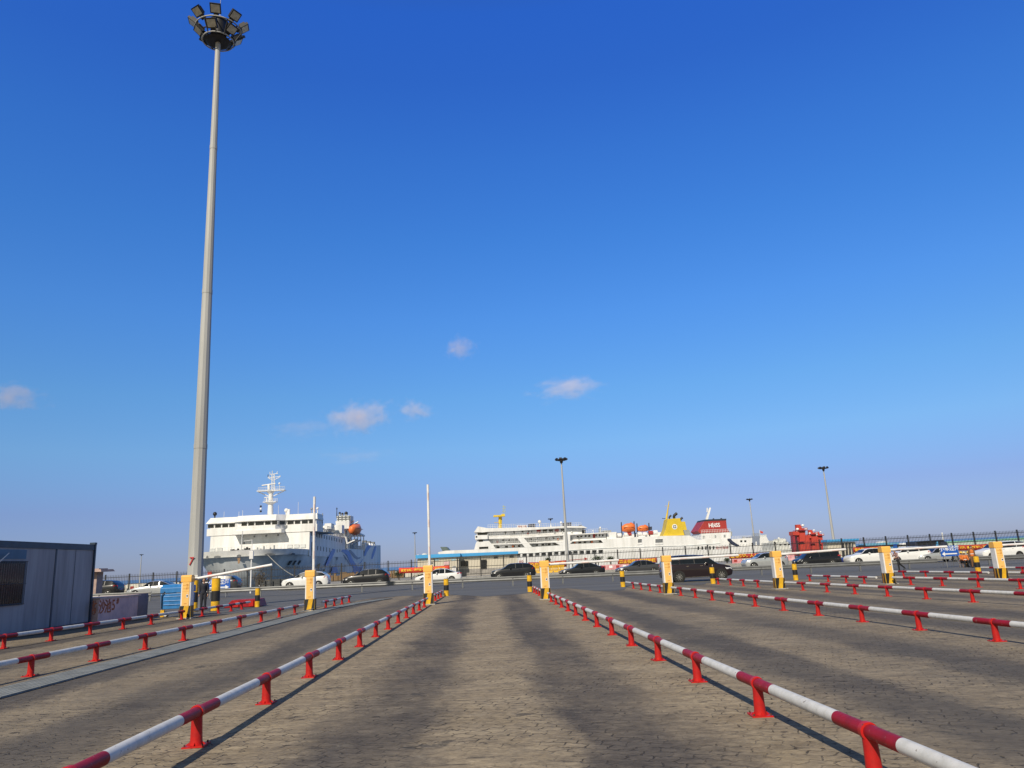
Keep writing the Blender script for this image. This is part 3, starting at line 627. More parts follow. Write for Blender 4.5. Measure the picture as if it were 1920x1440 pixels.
# side profiles, x 0 front .. 1 rear as fraction of the length, heights as fraction of total height
SHAPE = {
 'sedan': dict(L=4.7, W=1.8, H=1.45, wr=0.32, wb=(0.185, 0.795), gc=0.13, st=[(0, .30, .40), (.012, .20, .46), (.05, .17, .52), (.15, .16, .585), (.265, .16, .63), (.33, .16, .655, .72), (.42, .16, .665, .94), (.48, .16, .67, .99), (.60, .16, .675, 1.0), (.70, .16, .68, .965), (.78, .16, .69, .86), (.865, .16, .70, .735), (.90, .16, .705), (.965, .18, .69), (.99, .24, .60), (1, .34, .50)]),
 'suv': dict(L=4.65, W=1.88, H=1.68, wr=0.36, wb=(0.185, 0.80), gc=0.15, st=[(0, .32, .42), (.012, .22, .50), (.04, .19, .575), (.13, .17, .635), (.235, .17, .665), (.30, .17, .68, .755), (.385, .17, .69, .93), (.45, .17, .695, .985), (.60, .17, .70, 1.0), (.76, .17, .715, .985), (.86, .17, .73, .95), (.935, .18, .74, .82), (.965, .19, .735, .745), (.985, .22, .66), (1, .34, .48)]),
 'mpv': dict(L=4.9, W=1.9, H=1.82, wr=0.36, wb=(0.175, 0.775), gc=0.14, st=[(0, .30, .38), (.012, .20, .46), (.04, .17, .53), (.10, .15, .575), (.17, .15, .61), (.215, .15, .625, .66), (.32, .15, .635, .87), (.39, .15, .64, .955), (.50, .15, .645, .99), (.68, .15, .655, 1.0), (.84, .15, .665, .985), (.93, .15, .675, .95), (.968, .16, .68, .83), (.985, .17, .66, .70), (.995, .20, .56), (1, .30, .42)]),
 'van': dict(L=4.8, W=1.8, H=1.68, wr=0.34, wb=(0.17, 0.78), gc=0.13, st=[(0, .30, .36), (.012, .20, .44), (.04, .16, .50), (.10, .15, .54), (.15, .15, .57, .60), (.26, .15, .59, .86), (.33, .15, .60, .96), (.45, .15, .61, 1.0), (.70, .15, .615, 1.0), (.90, .15, .62, .985), (.965, .15, .62, .94), (.985, .16, .61, .66), (.995, .20, .52), (1, .30, .42)]),
}
def make_car(shape, p, label, cat='car', group='cars along the road behind the guard rail', face=-1, dark_roof=False):
    S = SHAPE[shape]; L, W, H = S['L'], S['W'], S['H']; st = S['st']
    t = thing('minivan' if shape in ('mpv', 'van') else ('sedan_car' if shape == 'sedan' else 'suv_car'), (0, 0, 0), label, cat, group)
    body, glass = MB(), MB(); rows = []; hw = W/2
    for q in st:
        u, zb, zt = q[0], q[1]*H, q[2]*H; zr = (q[3]*H if len(q) > 3 else zt+0.012)
        x = (u-0.5)*L
        e = min(u, 1-u)/0.10; wsc = 1.0 if e >= 1 else 0.80+0.20*math.sin(e*math.pi/2)
        w0 = hw*wsc; cab = (zr-zt)/H; wt = w0*(0.93-0.62*cab) if len(q) > 3 else w0*0.84
        mid = zb+(zt-zb)*0.55
        half = [(w0*0.86, zb), (w0*0.965, zb+0.06), (w0*1.0, mid), (w0*0.985, zt-0.05), (w0*0.945, zt), (wt, max(zr-0.035, zt+0.006)), (wt*0.86, zr), (wt*0.4, zr+0.018)]
        ring_ = [(-a, b) for a, b in half]+[(a, b) for a, b in reversed(half)]
        rows.append([(x, a, b) for a, b in ring_])
    n = len(rows[0])
    allv = [p_ for r_ in rows for p_ in r_]
    bf, gf = [], []
    for i in range(len(rows)-1):
        cabin = len(st[i]) > 3 and len(st[i+1]) > 3
        for j in range(n):
            k = (j+1) % n; f = (i*n+j, (i+1)*n+j, (i+1)*n+k, i*n+k)
            if j == n-1: bf.append(f); continue
            isg = False
            da = st[i][3]-st[i][2] if len(st[i]) > 3 else 0; db = st[i+1][3]-st[i+1][2] if len(st[i+1]) > 3 else 0
            if j in (4, n-2-4) and max(da, db) > 0.05: isg = True           # side windows
            slope = (st[i+1][3] if len(st[i+1]) > 3 else st[i+1][2]) - (st[i][3] if len(st[i]) > 3 else st[i][2])
            if j in (6, 7, 8) and max(da, db) > 0.03 and abs(slope) > 0.09: isg = True  # screens
            (gf if isg else bf).append(f)
    bf.append(tuple(range(n))); bf.append(tuple((len(rows)-1)*n+k for k in reversed(range(n))))
    body.add(allv, bf, p, True); bo = body.build('body', t)
    es = bo.modifiers.new('edges', 'EDGE_SPLIT'); es.split_angle = R(38)
    glass.add(allv, gf, M_CGL, True); go = glass.build('window', t)
    # pillars over the glass
    pil = MB()
    cabst = [q for q in st if len(q) > 3 and q[3]-q[2] > 0.2]
    def sidept(u, s, side, out=0.006):
        qs = st
        for a, b in zip(qs[:-1], qs[1:]):
            if a[0] <= u <= b[0]:
                k = (u-a[0])/(b[0]-a[0]); zt = (a[2]+(b[2]-a[2])*k)*H; za = a[3] if len(a) > 3 else a[2]; zb = b[3] if len(b) > 3 else b[2]; zr = (za+(zb-za)*k)*H
                cab = (zr-zt)/H; wt = hw*(0.93-0.62*cab); y = hw*0.945+(wt-hw*0.945)*s
                return Vector(((u-0.5)*L, side*(y+out), zt+(zr-0.035-zt)*s))
    us = [q[0] for q in cabst]; ua, ub = us[0], us[-1]
    marks = [ua+(ub-ua)*f for f in ((0.36, 0.70) if shape != 'sedan' else (0.40, 0.82))]
    for side in (-1, 1):
        for u in marks:
            q4 = [sidept(u-0.007, 0.02, side), sidept(u+0.007, 0.02, side), sidept(u+0.007, 0.98, side), sidept(u-0.007, 0.98, side)]
            pil.prism(q4, p if u > marks[0] else M_DARK, (0, side*0.004, 0))
    pil.build('pillar', t)
    # wheels
    for side in (-1, 1):
        for u in S['wb']:
            x = (u-0.5)*L; r = S['wr']; mb = MB()
            mb.tube((x, side*(hw*0.80), r+0.02), (x, side*(hw*1.006), r+0.02), r*1.16, M_DARK, n=28)
            mb.build('wheel_arch', t)
            mb = MB(); mb.tube((x, side*(hw*0.78), r), (x, side*(hw*1.018), r), r, M_TYRE, n=28); wo_ = mb.build('wheel', t)
            mb = MB(); yy = side*(hw*1.02)
            for k in range(5 if shape != 'mpv' else 10):
                a = 2*math.pi*k/(5 if shape != 'mpv' else 10); wd = 0.07 if shape != 'mpv' else 0.024
                c0 = Vector((x, yy, r)); d = Vector((math.cos(a), 0, math.sin(a))); q = Vector((-d.z, 0, d.x))
                mb.prism([c0+d*0.04-q*wd*0.5, c0+d*0.04+q*wd*0.5, c0+d*r*0.66+q*wd*0.8, c0+d*r*0.66-q*wd*0.8], M_RIM, (0, side*0.012, 0))
            mb.tube((x, yy, r), (x, yy+side*0.02, r), r*0.14, M_RIM, n=12)
            if shape != 'mpv': mb.ring((0, 0, 0), r*0.66, 0.018, M_RIM, n=24, k=4); 
            if shape != 'mpv':
                cnt = 24*4
                for ii in range(len(mb.v)-cnt, len(mb.v)): vx, vy, vz = mb.v[ii]; mb.v[ii] = (x+vx, yy+vz, r+vy)
            mb.build('rim', wo_)
    # lamps, mirrors, trim
    def endpt(u, f):                      # x at fraction height f of body side
        return (u-0.5)*L
    for side in (-1, 1):
        mb = MB(); a = (0.012-0.5)*L; z0 = st[1][2]*H-0.10
        mb.prism([(a, side*hw*0.84, z0-0.02), (a+0.42, side*hw*1.005, z0+0.02), (a+0.50, side*hw*1.008, z0+0.15), (a+0.04, side*hw*0.88, z0+0.10)], M_HEAD, (0, -side*0.05, 0)); mb.build('headlight', t)
        mb = MB(); zt = 0.60*H if shape != 'sedan' else 0.58*H
        b = (0.99-0.5)*L; tl_ = 0.36 if shape != 'mpv' else 0.62
        mb.prism([(b+0.012, side*hw*0.80, zt), (b-tl_, side*hw*1.004, zt+0.03), (b-tl_+.06, side*hw*1.006, zt+0.17), (b+0.0, side*hw*0.82, zt+0.13)], M_TAIL, (0, -side*0.06, 0)); mb.build('taillight', t)
        u = us[0]+0.055; mb = MB(); x = (u-0.5)*L; zt = (cabst[0][2])*H
        mb.box((x, side*(hw+0.06), zt+0.07), (0.12, 0.20, 0.13), p); mb.build('wing_mirror', t, bevel=0.02)
    for side in (-1, 1):
        mb = MB()
        for u in (0.42, 0.62): mb.box(((u-0.5)*L+0.12, side*(hw*0.992), st[6][2]*H-0.10), (0.17, 0.03, 0.025), p if shape != 'mpv' else M_CHR)
        if shape == 'mpv':
            mb.path([Vector(sidept(marks[0]-0.13, 0.04, side))+Vector((0, side*.012, 0)), Vector(sidept(0.94, 0.05, side))+Vector((0, side*.012, 0)), Vector(sidept(0.945, 0.55, side))+Vector((0, side*.012, 0))], 0.014, M_CHR, n=5)
            mb.bx((-0.30*L, side*hw*0.985, 0.30), (0.26*L, side*hw*0.995, 0.325), M_CHR)
        mb.build('door_handle', t)
    if dark_roof:
        mb = MB(); mb.tube((-0.05*L, -hw*0.62, H+0.03), (0.33*L, -hw*0.62, H+0.0), 0.02, M_CHR, n=6); mb.tube((-0.05*L, hw*0.62, H+0.03), (0.33*L, hw*0.62, H+0.0), 0.02, M_CHR, n=6); mb.build('roof_rack', t)
    mb = MB(); mb.box((0.499*L, 0, 0.45*H), (0.02, 0.46, 0.13), mat('blue_number_plate', (0.04, 0.10, 0.45), 0.4)); mb.build('number_plate', t)
    return t
def place(o, px, Y, face=-1, rz=0.0, pyb=None, dz=0.0):
    x = WY(px, 1075, Y).x; o.location = (x, Y, g(x, Y)+0.006+dz); o.rotation_euler = (0, 0, rz if face < 0 else math.pi+rz)
place(make_car('suv', P_BLACK, 'black car with a red tail lamp beside the flat-topped pillar at the far left'), 186, 79)
place(make_car('sedan', P_SILV, 'silver sedan in front of the fence, between the pillar and the tall mast'), 292, 76)
place(make_car('suv', P_DARK, 'dark grey car with a red tail lamp half hidden by the left blue sign'), 408, 80)
place(make_car('suv', P_WHITE, 'white sport utility car behind the left upright boom'), 575, 79)
place(make_car('suv', P_BLACK, 'glossy black sport utility car with bright roof rails below the left ship stern', dark_roof=True), 688, 78.5)
place(make_car('sedan', P_WHITE, 'white sedan partly hidden by the cabinet with the middle upright boom'), 822, 79)
place(make_car('suv', P_BLACK, 'black sport utility car in front of the cream building with the blue roof'), 962, 80)
place(make_car('sedan', P_BLACK, 'black sedan under the lowered boom right of the central lane cabinet'), 1091, 80)
place(make_car('sedan', P_DARK, 'dark grey sedan half hidden behind the cabinet at the dark minivan tail'), 1198, 79)
place(make_car('suv', P_SILV, 'silver sport utility car behind the cabinet right of the dark minivan'), 1436, 81)
place(make_car('van', P_BLACK, 'long black van in front of the red loading towers'), 1534, 81)
place(make_car('sedan', P_BLUE, 'blue sedan behind the white car, right of the black van'), 1622, 84.3)
place(make_car('suv', P_WHITE, 'white sport utility car partly behind the cabinet left of the walking person'), 1632, 79.5)
place(make_car('suv', P_WHITE, 'white sport utility car directly behind the walking person'), 1704, 79.5)
place(make_car('sedan', P_SILV, 'silver sedan directly behind the right blue arrow sign'), 1762, 79.2)
place(make_car('mpv', P_WHITE, 'white estate car behind the rightmost barrier cabinet'), 1884, 79)
mp = make_car('mpv', P_PLUM, 'dark aubergine minivan facing right on the near side of the guard rail', group=None); place(mp, 1304, 54.2, face=1, rz=R(-2.5))

# ------------------------------------------------------------------ blue signs
M_SB = mat('sign_blue', (0.015, 0.10, 0.46), 0.45, var=0.08)
M_SW = mat('sign_white', (0.78, 0.80, 0.80), 0.5, var=0.03)
def sign(pxa, pxb, pyt, pyb, Y, label, s, right=True, rz=0.0):
    a = WY(pxa, pyb, Y); b = WY(pxb, pyt, Y); w_, h_ = b.x-a.x, abs(WY((pxa+pxb)/2, pyt, Y).z-WY((pxa+pxb)/2, pyb, Y).z); cx_ = (a.x+b.x)/2; zc_ = WY((pxa+pxb)/2, (pyt+pyb)/2, Y).z; z0 = g(cx_, Y)
    t = thing('road_sign', (cx_, Y, z0), label, 'sign', 'blue arrow signs', rz=rz); zc_ -= z0
    mb = MB(); mb.box((0, 0, zc_), (w_, 0.04, h_), M_SB); pn = mb.build('panel', t, bevel=0.004)
    mb = MB(); q = 1 if right else -1; zz = zc_-h_*0.27; L_ = w_*0.40
    mb.bx((-L_, -0.028, zz-0.045), (L_*0.9, -0.021, zz+0.045), M_SW) if right else mb.bx((-L_*0.9, -0.028, zz-0.045), (L_, -0.021, zz+0.045), M_SW)
    mb.prism([(q*L_*1.12, -0.0285, zz), (q*L_*0.72, -0.0285, zz+0.17), (q*L_*0.72, -0.0285, zz-0.17)], M_SW, (0, 0.008, 0)); mb.build('arrow', pn)
    text(s, h_*0.50, M_SW, pn, (0, -0.024, zc_+h_*0.20), FRONT, align='CENTER', extrude=0.003, bold=0.006)
    for sx in (-1, 1):
        mb = MB(); mb.tube((sx*w_*0.28, 0.05, zc_-h_*0.2), (sx*w_*0.36, -0.25, 0), 0.022, M_GR, n=6); mb.tube((sx*w_*0.28, 0.05, zc_+h_*0.2), (sx*w_*0.30, 0.55, 0), 0.018, M_GR, n=6); mb.build('leg', t)
    return t
sign(389, 432, 1086, 1106, 64, 'blue sign with a white arrow pointing right, beside the tall mast', '小车过海', True)
sign(1765, 1795, 1023, 1043, 60.3, 'blue sign with a white arrow pointing left, beside the workers in orange', '小车过海', False)

# ------------------------------------------------------------------ camera pole behind the guard rail
x = WY(470, 1100, 72).x; zb = g(x, 72); zt = WY(471, 1012, 72).z-zb
t = thing('camera_pole', (x, 72, zb), 'thin white pole with a control box in front of the bow of the left ship', 'camera pole')
mb = MB(); mb.tube((0, 0, 0), (0, 0, zt-1.6), 0.075, M_CABW, 0.06, n=10); mb.tube((0, 0, zt-1.6), (0, 0, zt), 0.04, M_CABW, 0.035, n=8); mb.build('pole', t)
mb = MB(); mb.tube((0, 0, zt-0.03), (-0.75, 0, zt-0.10), 0.025, M_CABW, n=6); mb.build('arm', t)
mb = MB(); mb.box((-0.72, -0.05, zt-0.28), (0.10, 0.25, 0.12), M_DARK); mb.tube((-0.72, 0, zt-0.22), (-0.72, 0, zt-0.08), 0.02, M_DARK, n=6); mb.build('camera', t)
mb = MB(); mb.box((0, -0.04, zt-1.40), (0.36, 0.22, 0.72), M_CABW); mb.build('control_box', t, bevel=0.02)

# ------------------------------------------------------------------ red banners on the fence
M_BAN = mat('red_banner_cloth', (0.62, 0.055, 0.03), 0.75, var=0.12, vs=2)
M_BAN2 = mat('dark_red_banner_cloth', (0.36, 0.035, 0.025), 0.75, var=0.15, vs=2)
M_BY = mat('banner_yellow', (0.85, 0.50, 0.04), 0.6, var=0.05)
def banner(pxa, pxb, pyc, hpx, Y, s, label, m):
    a = WY(pxa, pyc[0], Y); b = WY(pxb, pyc[1], Y); w_ = b.x-a.x; h_ = hpx*Y/F*1.02; z0 = (a.z+b.z)/2-h_/2
    t = thing('banner', ((a.x+b.x)/2, Y, z0), label, 'banner', 'red banners with yellow lettering along the fence')
    n = 24; vs = []; fs = []
    for i in range(n+1):
        x_ = -w_/2+w_*i/n; sag = -0.05*(1-(2*i/n-1)**2)
        for dz in (0, h_): vs.append((x_, 0.03*math.sin(i*1.3), dz+sag))
    for i in range(n): fs.append((2*i, 2*i+2, 2*i+3, 2*i+1))
    mb = MB(); mb.add(vs, fs, m, True); c = mb.build('cloth', t); so_ = c.modifiers.new('solid', 'SOLIDIFY'); so_.thickness = 0.01
    k = len(s); size = min(h_*0.74, w_*0.92/(k*1.02))
    text(s, size, M_BY, t, (0, -0.05, h_*0.47), FRONT, align='CENTER', extrude=0.003, sx=w_*0.92/(k*size*1.0), bold=0.012)
    return t
banner(748, 843, (1070.5, 1064.5), 9.5, 88.3, '自觉停车，请您在一米线外，有序登船。', 'bright red banner with yellow lettering passing behind the middle upright boom', M_BAN)
banner(991, 1062, (1060.5, 1056.5), 11, 88.3, '热烈欢迎各位旅客', 'red banner behind the cabinet ending the central lane, above yellow railings', M_BAN2)
banner(1158, 1232, (1054, 1050), 9, 88.3, '禁止任何人翻越护栏', 'dark red banner above the dark grey sedan, left of the minivan', M_BAN2)
banner(1367, 1437, (1043.5, 1040), 8, 88.3, '疫情防控，人人有责', 'dark red banner above the silver car, between two barrier cabinets', M_BAN2)
banner(1600, 1656, (1031.5, 1028), 9, 88.2, '安全第一，预防为主', 'dark red banner under a black canopy, left of the walking person', M_BAN2)
banner(1797, 1862, (1027.5, 1023.5), 10, 88.2, '过海，请您关好车窗，注意安全', 'red banner above the workers in orange', M_BAN2)
# ------------------------------------------------------------------ people
M_SKIN = mat('skin', (0.42, 0.24, 0.16), 0.6, var=0.05); M_HAIR = mat('black_hair', (0.012, 0.010, 0.010), 0.6)
def caps(mb, pts, rs, m):
    for (a, b), (r0, r1) in zip(zip(pts[:-1], pts[1:]), zip(rs[:-1], rs[1:])): mb.tube(a, b, r0, m, r1, n=12)
    for p, r in zip(pts, rs): mb.sphere(p, r*0.995, m, 12, 8)
def remesh(o, v):
    r = o.modifiers.new('remesh', 'REMESH'); r.mode = 'VOXEL'; r.voxel_size = v; r.use_smooth_shade = True
    s = o.modifiers.new('smooth', 'SMOOTH'); s.factor = 0.5; s.iterations = 2
def person(x, y, rz, H, J, top, trousers, label, hat=None, shoes=M_DARK, vest=None, group=None, zoff=0.0):
    t = thing('person', (x, y, g(x, y)+0.006+zoff), label, 'person', group, rz=rz)
    V = lambda k: Vector(J[k])*H
    b = MB(); pel = V('pelvis'); ch = V('chest'); nk = V('neck'); hd = V('head')
    caps(b, [pel, (pel+ch)/2, ch], [0.075*H, 0.066*H, 0.078*H], M_SKIN)
    shl, shr = V('shL'), V('shR'); caps(b, [shl, ch, shr], [0.03*H, 0.06*H, 0.03*H], M_SKIN)
    caps(b, [ch, nk, hd-Vector((0, 0, 0.03*H))], [0.05*H, 0.030*H, 0.030*H], M_SKIN)
    b.sphere(hd, 0.060*H, M_SKIN, 16, 12, (0.95, 0.80, 1.12)); b.sphere(hd+Vector((0.02*H, 0, -0.035*H)), 0.036*H, M_SKIN, 12, 8)
    b.tube(hd+Vector((0.052*H, 0, 0.008*H)), hd+Vector((0.066*H, 0, -0.016*H)), 0.006*H, M_SKIN, 0.010*H, n=8)
    for s in (-1, 1): b.sphere(hd+Vector((-0.004*H, s*0.049*H, -0.002*H)), 0.016*H, M_SKIN, 8, 6, (0.7, 0.45, 1.1))
    for S in 'LR':
        sh, el, wr = V('sh'+S), V('el'+S), V('wr'+S); caps(b, [sh, el, wr], [0.030*H, 0.024*H, 0.016*H], M_SKIN)
        d = (wr-el).normalized(); q = d.orthogonal().normalized(); u = d.cross(q); palm = wr+d*0.045*H
        caps(b, [wr, palm], [0.015*H, 0.018*H], M_SKIN); side = 1 if S == 'L' else -1
        for k in range(4):
            f0 = palm+u*(k-1.5)*0.0105*H+d*0.008*H; ln = (0.036, 0.043, 0.040, 0.030)[k]*H
            f1 = f0+d*ln*0.55+q*0.008*H; f2 = f1+d*ln*0.35+q*0.018*H; caps(b, [f0, f1, f2], [0.0062*H, 0.0056*H, 0.0046*H], M_SKIN)
        th0 = wr+d*0.022*H+u*side*0.016*H; caps(b, [th0, th0+d*0.018*H+u*side*0.014*H, th0+d*0.036*H+u*side*0.012*H+q*0.008*H], [0.0072*H, 0.0062*H, 0.005*H], M_SKIN)
        hp, kn, an = V('hp'+S), V('kn'+S), V('an'+S); caps(b, [pel, hp, kn, an], [0.06*H, 0.050*H, 0.032*H, 0.022*H], M_SKIN)
    bo = b.build('body', t); remesh(bo, 0.008*H)
    e = MB(); 
    for s in (-1, 1): e.sphere(hd+Vector((0.052*H, s*0.020*H, 0.010*H)), 0.0065*H, M_DARK, 8, 6)
    e.tube(hd+Vector((0.057*H, -0.014*H, -0.036*H)), hd+Vector((0.057*H, 0.014*H, -0.036*H)), 0.0035*H, mat('lips', (0.35, 0.12, 0.10), 0.5), n=6); e.build('face', bo)
    h = MB(); h.sphere(hd+Vector((-0.010*H, 0, 0.016*H)), 0.064*H, M_HAIR, 16, 12, (0.95, 0.86, 1.02)); h.build('hair', t)
    s = MB(); caps(s, [pel+Vector((0, 0, 0.01*H)), (pel+ch)/2, ch], [0.084*H, 0.078*H, 0.090*H], top); caps(s, [shl, ch, shr], [0.042*H, 0.072*H, 0.042*H], top)
    for S in 'LR':
        sh, el, wr = V('sh'+S), V('el'+S), V('wr'+S); f = 0.9 if top is not M_TEE else 0.15
        caps(s, [sh, el, el+(wr-el)*f], [0.042*H, 0.034*H, 0.026*H], top)
    so_ = s.build('top', t); remesh(so_, 0.010*H)
    l = MB()
    for S in 'LR':
        hp, kn, an = V('hp'+S), V('kn'+S), V('an'+S); caps(l, [pel, hp, kn, an+(kn-an)*0.06], [0.074*H, 0.062*H, 0.044*H, 0.034*H], trousers)
    lo = l.build('trousers', t); remesh(lo, 0.010*H)
    for S in 'LR':
        an, to = V('an'+S), V('to'+S); f = MB(); caps(f, [an-Vector((0.012*H, 0, 0.012*H)), (an+to)/2-Vector((0, 0, 0.004*H)), to], [0.028*H, 0.026*H, 0.020*H], shoes); fo_ = f.build('shoe', t); remesh(fo_, 0.008*H)
    if hat:
        k = MB(); k.sphere(hd+Vector((0, 0, 0.030*H)), 0.075*H, hat, 16, 10, (1, 0.9, 0.72)); k.tube(hd+Vector((0, 0, 0.015*H)), hd+Vector((0, 0, 0.024*H)), 0.10*H, hat, 0.085*H, n=18); k.build('hat', t)
    if vest:
        k = MB(); caps(k, [pel+Vector((0, 0, 0.03*H)), (pel+ch)/2, ch], [0.092*H, 0.086*H, 0.098*H], vest); vo = k.build('vest', t); remesh(vo, 0.012*H)
        k = MB(); mid = (pel+ch)/2; k.tube(mid-Vector((0, 0, 0.012*H)), mid+Vector((0, 0, 0.012*H)), 0.092*H, M_SW, n=20, caps=False); k.build('reflective_strip', vo)
    return t
def stand(): return dict(pelvis=(0, 0, .53), chest=(0.005, 0, .74), neck=(0, 0, .845), head=(0.012, 0, .93), shL=(0, .10, .805), shR=(0, -.10, .805), elL=(-.02, .125, .63), elR=(-.02, -.125, .63), wrL=(.03, .13, .49), wrR=(.03, -.13, .49), hpL=(0, .05, .50), hpR=(0, -.05, .50), knL=(.012, .055, .275), knR=(.012, -.055, .275), anL=(0, .06, .045), anR=(0, -.06, .045), toL=(.09, .065, .018), toR=(.09, -.065, .018))
M_TEE = mat('dark_red_patterned_top', (0.16, 0.03, 0.035), 0.8, var=0.3, vs=22, dirt=(0.5, 0.45, 0.43))
M_BLK = mat('black_cloth', (0.012, 0.013, 0.018), 0.85, var=0.1); M_NAVY = mat('dark_coat_cloth', (0.018, 0.020, 0.032), 0.85, var=0.1)
M_ORV = mat('orange_work_cloth', (0.62, 0.17, 0.03), 0.8, var=0.15); M_WSH = mat('white_shoes', (0.7, 0.7, 0.7), 0.6); M_KH = mat('brown_work_cloth', (0.16, 0.08, 0.04), 0.85, var=0.15)
J = stand(); J.update(chest=(.05, 0, .73), neck=(.07, 0, .835), head=(.095, 0, .915), shL=(.05, .10, .80), shR=(.06, -.10, .80), elL=(.06, .13, .63), elR=(.14, -.12, .66), wrL=(.15, .09, .60), wrR=(.20, -.05, .75), knL=(.03, .05, .275), anL=(.02, .05, .045), toL=(.11, .055, .018), knR=(-.10, -.05, .30), anR=(-.30, -.05, .12), toR=(-.24, -.055, .04))
px_ = WY(1686, 1067, 57.5).x
person(px_, 57.5, math.pi, 1.62, J, M_TEE, M_BLK, 'person walking to the left in a dark red patterned top and black trousers')
J = stand(); x = WY(386, 1138, 42.0).x
person(x, 41.6, R(-80), 1.66, J, M_NAVY, M_NAVY, 'person in dark clothes and white shoes standing against the tall mast', shoes=M_WSH)
def sit(): 
    J = stand(); J.update(pelvis=(0, 0, .26), chest=(.03, 0, .47), neck=(.035, 0, .575), head=(.05, 0, .66), shL=(.02, .10, .535), shR=(.02, -.10, .535), elL=(.08, .13, .38), elR=(.08, -.13, .38), wrL=(.20, .09, .33), wrR=(.20, -.09, .33), hpL=(.02, .05, .25), hpR=(.02, -.05, .25), knL=(.24, .07, .30), knR=(.24, -.07, .30), anL=(.24, .07, .045), anR=(.24, -.07, .045), toL=(.33, .075, .018), toR=(.33, -.075, .018)); return J
labs = ['seated worker in orange with a yellow hat, nearest the right blue arrow sign', 'seated worker in orange with a pale yellow hat, in the middle of the group', 'seated worker in brown with a yellow hat, right of the middle of the group']
for i, (pp, yy, hatc) in enumerate(((1803.5, 60.0, 'y'), (1810, 59.2, 'p'), (1817.5, 60.0, 'y'))):
    xx = WY(pp, 1055, yy).x; hm = mat('yellow_hard_hat', (0.78, 0.55, 0.06), 0.4) if hatc == 'y' else mat('pale_hard_hat', (0.75, 0.66, 0.35), 0.4)
    person(xx, yy, R((-70, -110, -95)[i]), 1.62, sit(), (M_ORV, M_ORV, M_KH)[i], M_BLK, labs[i], hat=hm, vest=M_ORV if i != 2 else None, group='workers resting by the guard rail')
    s_ = thing('stool', (xx, yy, g(xx, yy)+0.006), ('low wooden stool under the seated worker nearest the blue sign', 'low wooden stool under the middle seated worker', 'low wooden stool under the seated worker in brown')[i], 'stool', 'low stools under the workers')
    mb = MB(); mb.box((0, 0, 0.27), (0.34, 0.30, 0.03), M_OLD); mb.build('seat', s_)
    lm = MB(); lm.box((0, 0, 0.127), (0.03, 0.03, 0.254), M_OLD); LM = lm.mesh('leg')
    for ax in (-1, 1):
        for ay in (-1, 1): o = bpy.data.objects.new('leg', LM); COL.objects.link(o); o.parent = s_; o.location = (ax*.14, ay*.12, 0)
xx = WY(1826, 1060, 57).x
person(xx, 57.0, R(-100), 1.62, stand(), M_KH, M_KH, 'standing worker in an orange vest with a pale reflective strip, behind the short bollard', vest=M_ORV, group='workers resting by the guard rail')

# ------------------------------------------------------------------ ship helpers
M_SHIP = mat('ship_white', (0.80, 0.80, 0.80), 0.5, var=0.03, vs=0.6, streak=True, dirt=(0.62, 0.62, 0.60))
M_SHIPG = mat('ship_hull_grey', (0.66, 0.69, 0.70), 0.55, var=0.06, vs=0.25, streak=True, dirt=(0.36, 0.37, 0.36))
M_SGL = mat('ship_window_glass', (0.02, 0.025, 0.03), 0.2, var=0.3, vs=1)
M_DECK = mat('ship_deck_grey', (0.30, 0.32, 0.33), 0.7, var=0.1, vs=1)
M_SHADE = mat('interior_grey', (0.16, 0.17, 0.18), 0.8, var=0.15, vs=1)
M_FUN = mat('funnel_yellow', (0.66, 0.47, 0.03), 0.5, var=0.06, vs=0.5)
M_FRED = mat('funnel_red', (0.36, 0.035, 0.03), 0.5, var=0.08, vs=0.5)
M_LB = mat('lifeboat_orange', (0.85, 0.20, 0.05), 0.45, var=0.08, vs=0.8)
M_RUST = mat('rust_brown', (0.22, 0.08, 0.03), 0.9, var=0.3, vs=3)
M_NVY = mat('dark_blue_machinery', (0.03, 0.04, 0.08), 0.6, var=0.2)
class PX:
    """collects geometry of a thing that stands at depth y0; pixel outlines are turned into metres once, at the thing's own distance"""
    def __init__(s, t, y0): s.t = t; s.y0 = y0; s.o = t.location
    def P(s, px, py, y=None):
        return WY(px, py, s.y0)+Vector((0, (s.y0 if y is None else y)-s.y0, 0))-s.o
    def slab(s, pts, m, y, d, name=None, mb=None, parent=None, bevel=0):
        b = mb or MB(); b.prism([s.P(a, c, y) for a, c in pts], m, (0, d, 0))
        return b.build(name, parent or s.t, bevel=bevel) if name else b
    def rect(s, a, b, c, d, m, y, dep, **k): return s.slab([(a, b), (c, b-0.048*(c-a)), (c, d-0.048*(c-a)), (a, d)], m, y, dep, **k)
def railing(mb, A, B, h, m, n, r=0.035):
    A = Vector(A); B = Vector(B)
    for z in (h, h*0.5): mb.tube(A+Vector((0, 0, z)), B+Vector((0, 0, z)), r, m, n=4, caps=False)
    for i in range(n+1):
        p = A+(B-A)*i/n; mb.tube(p, p+Vector((0, 0, h)), r, m, n=4, caps=False)
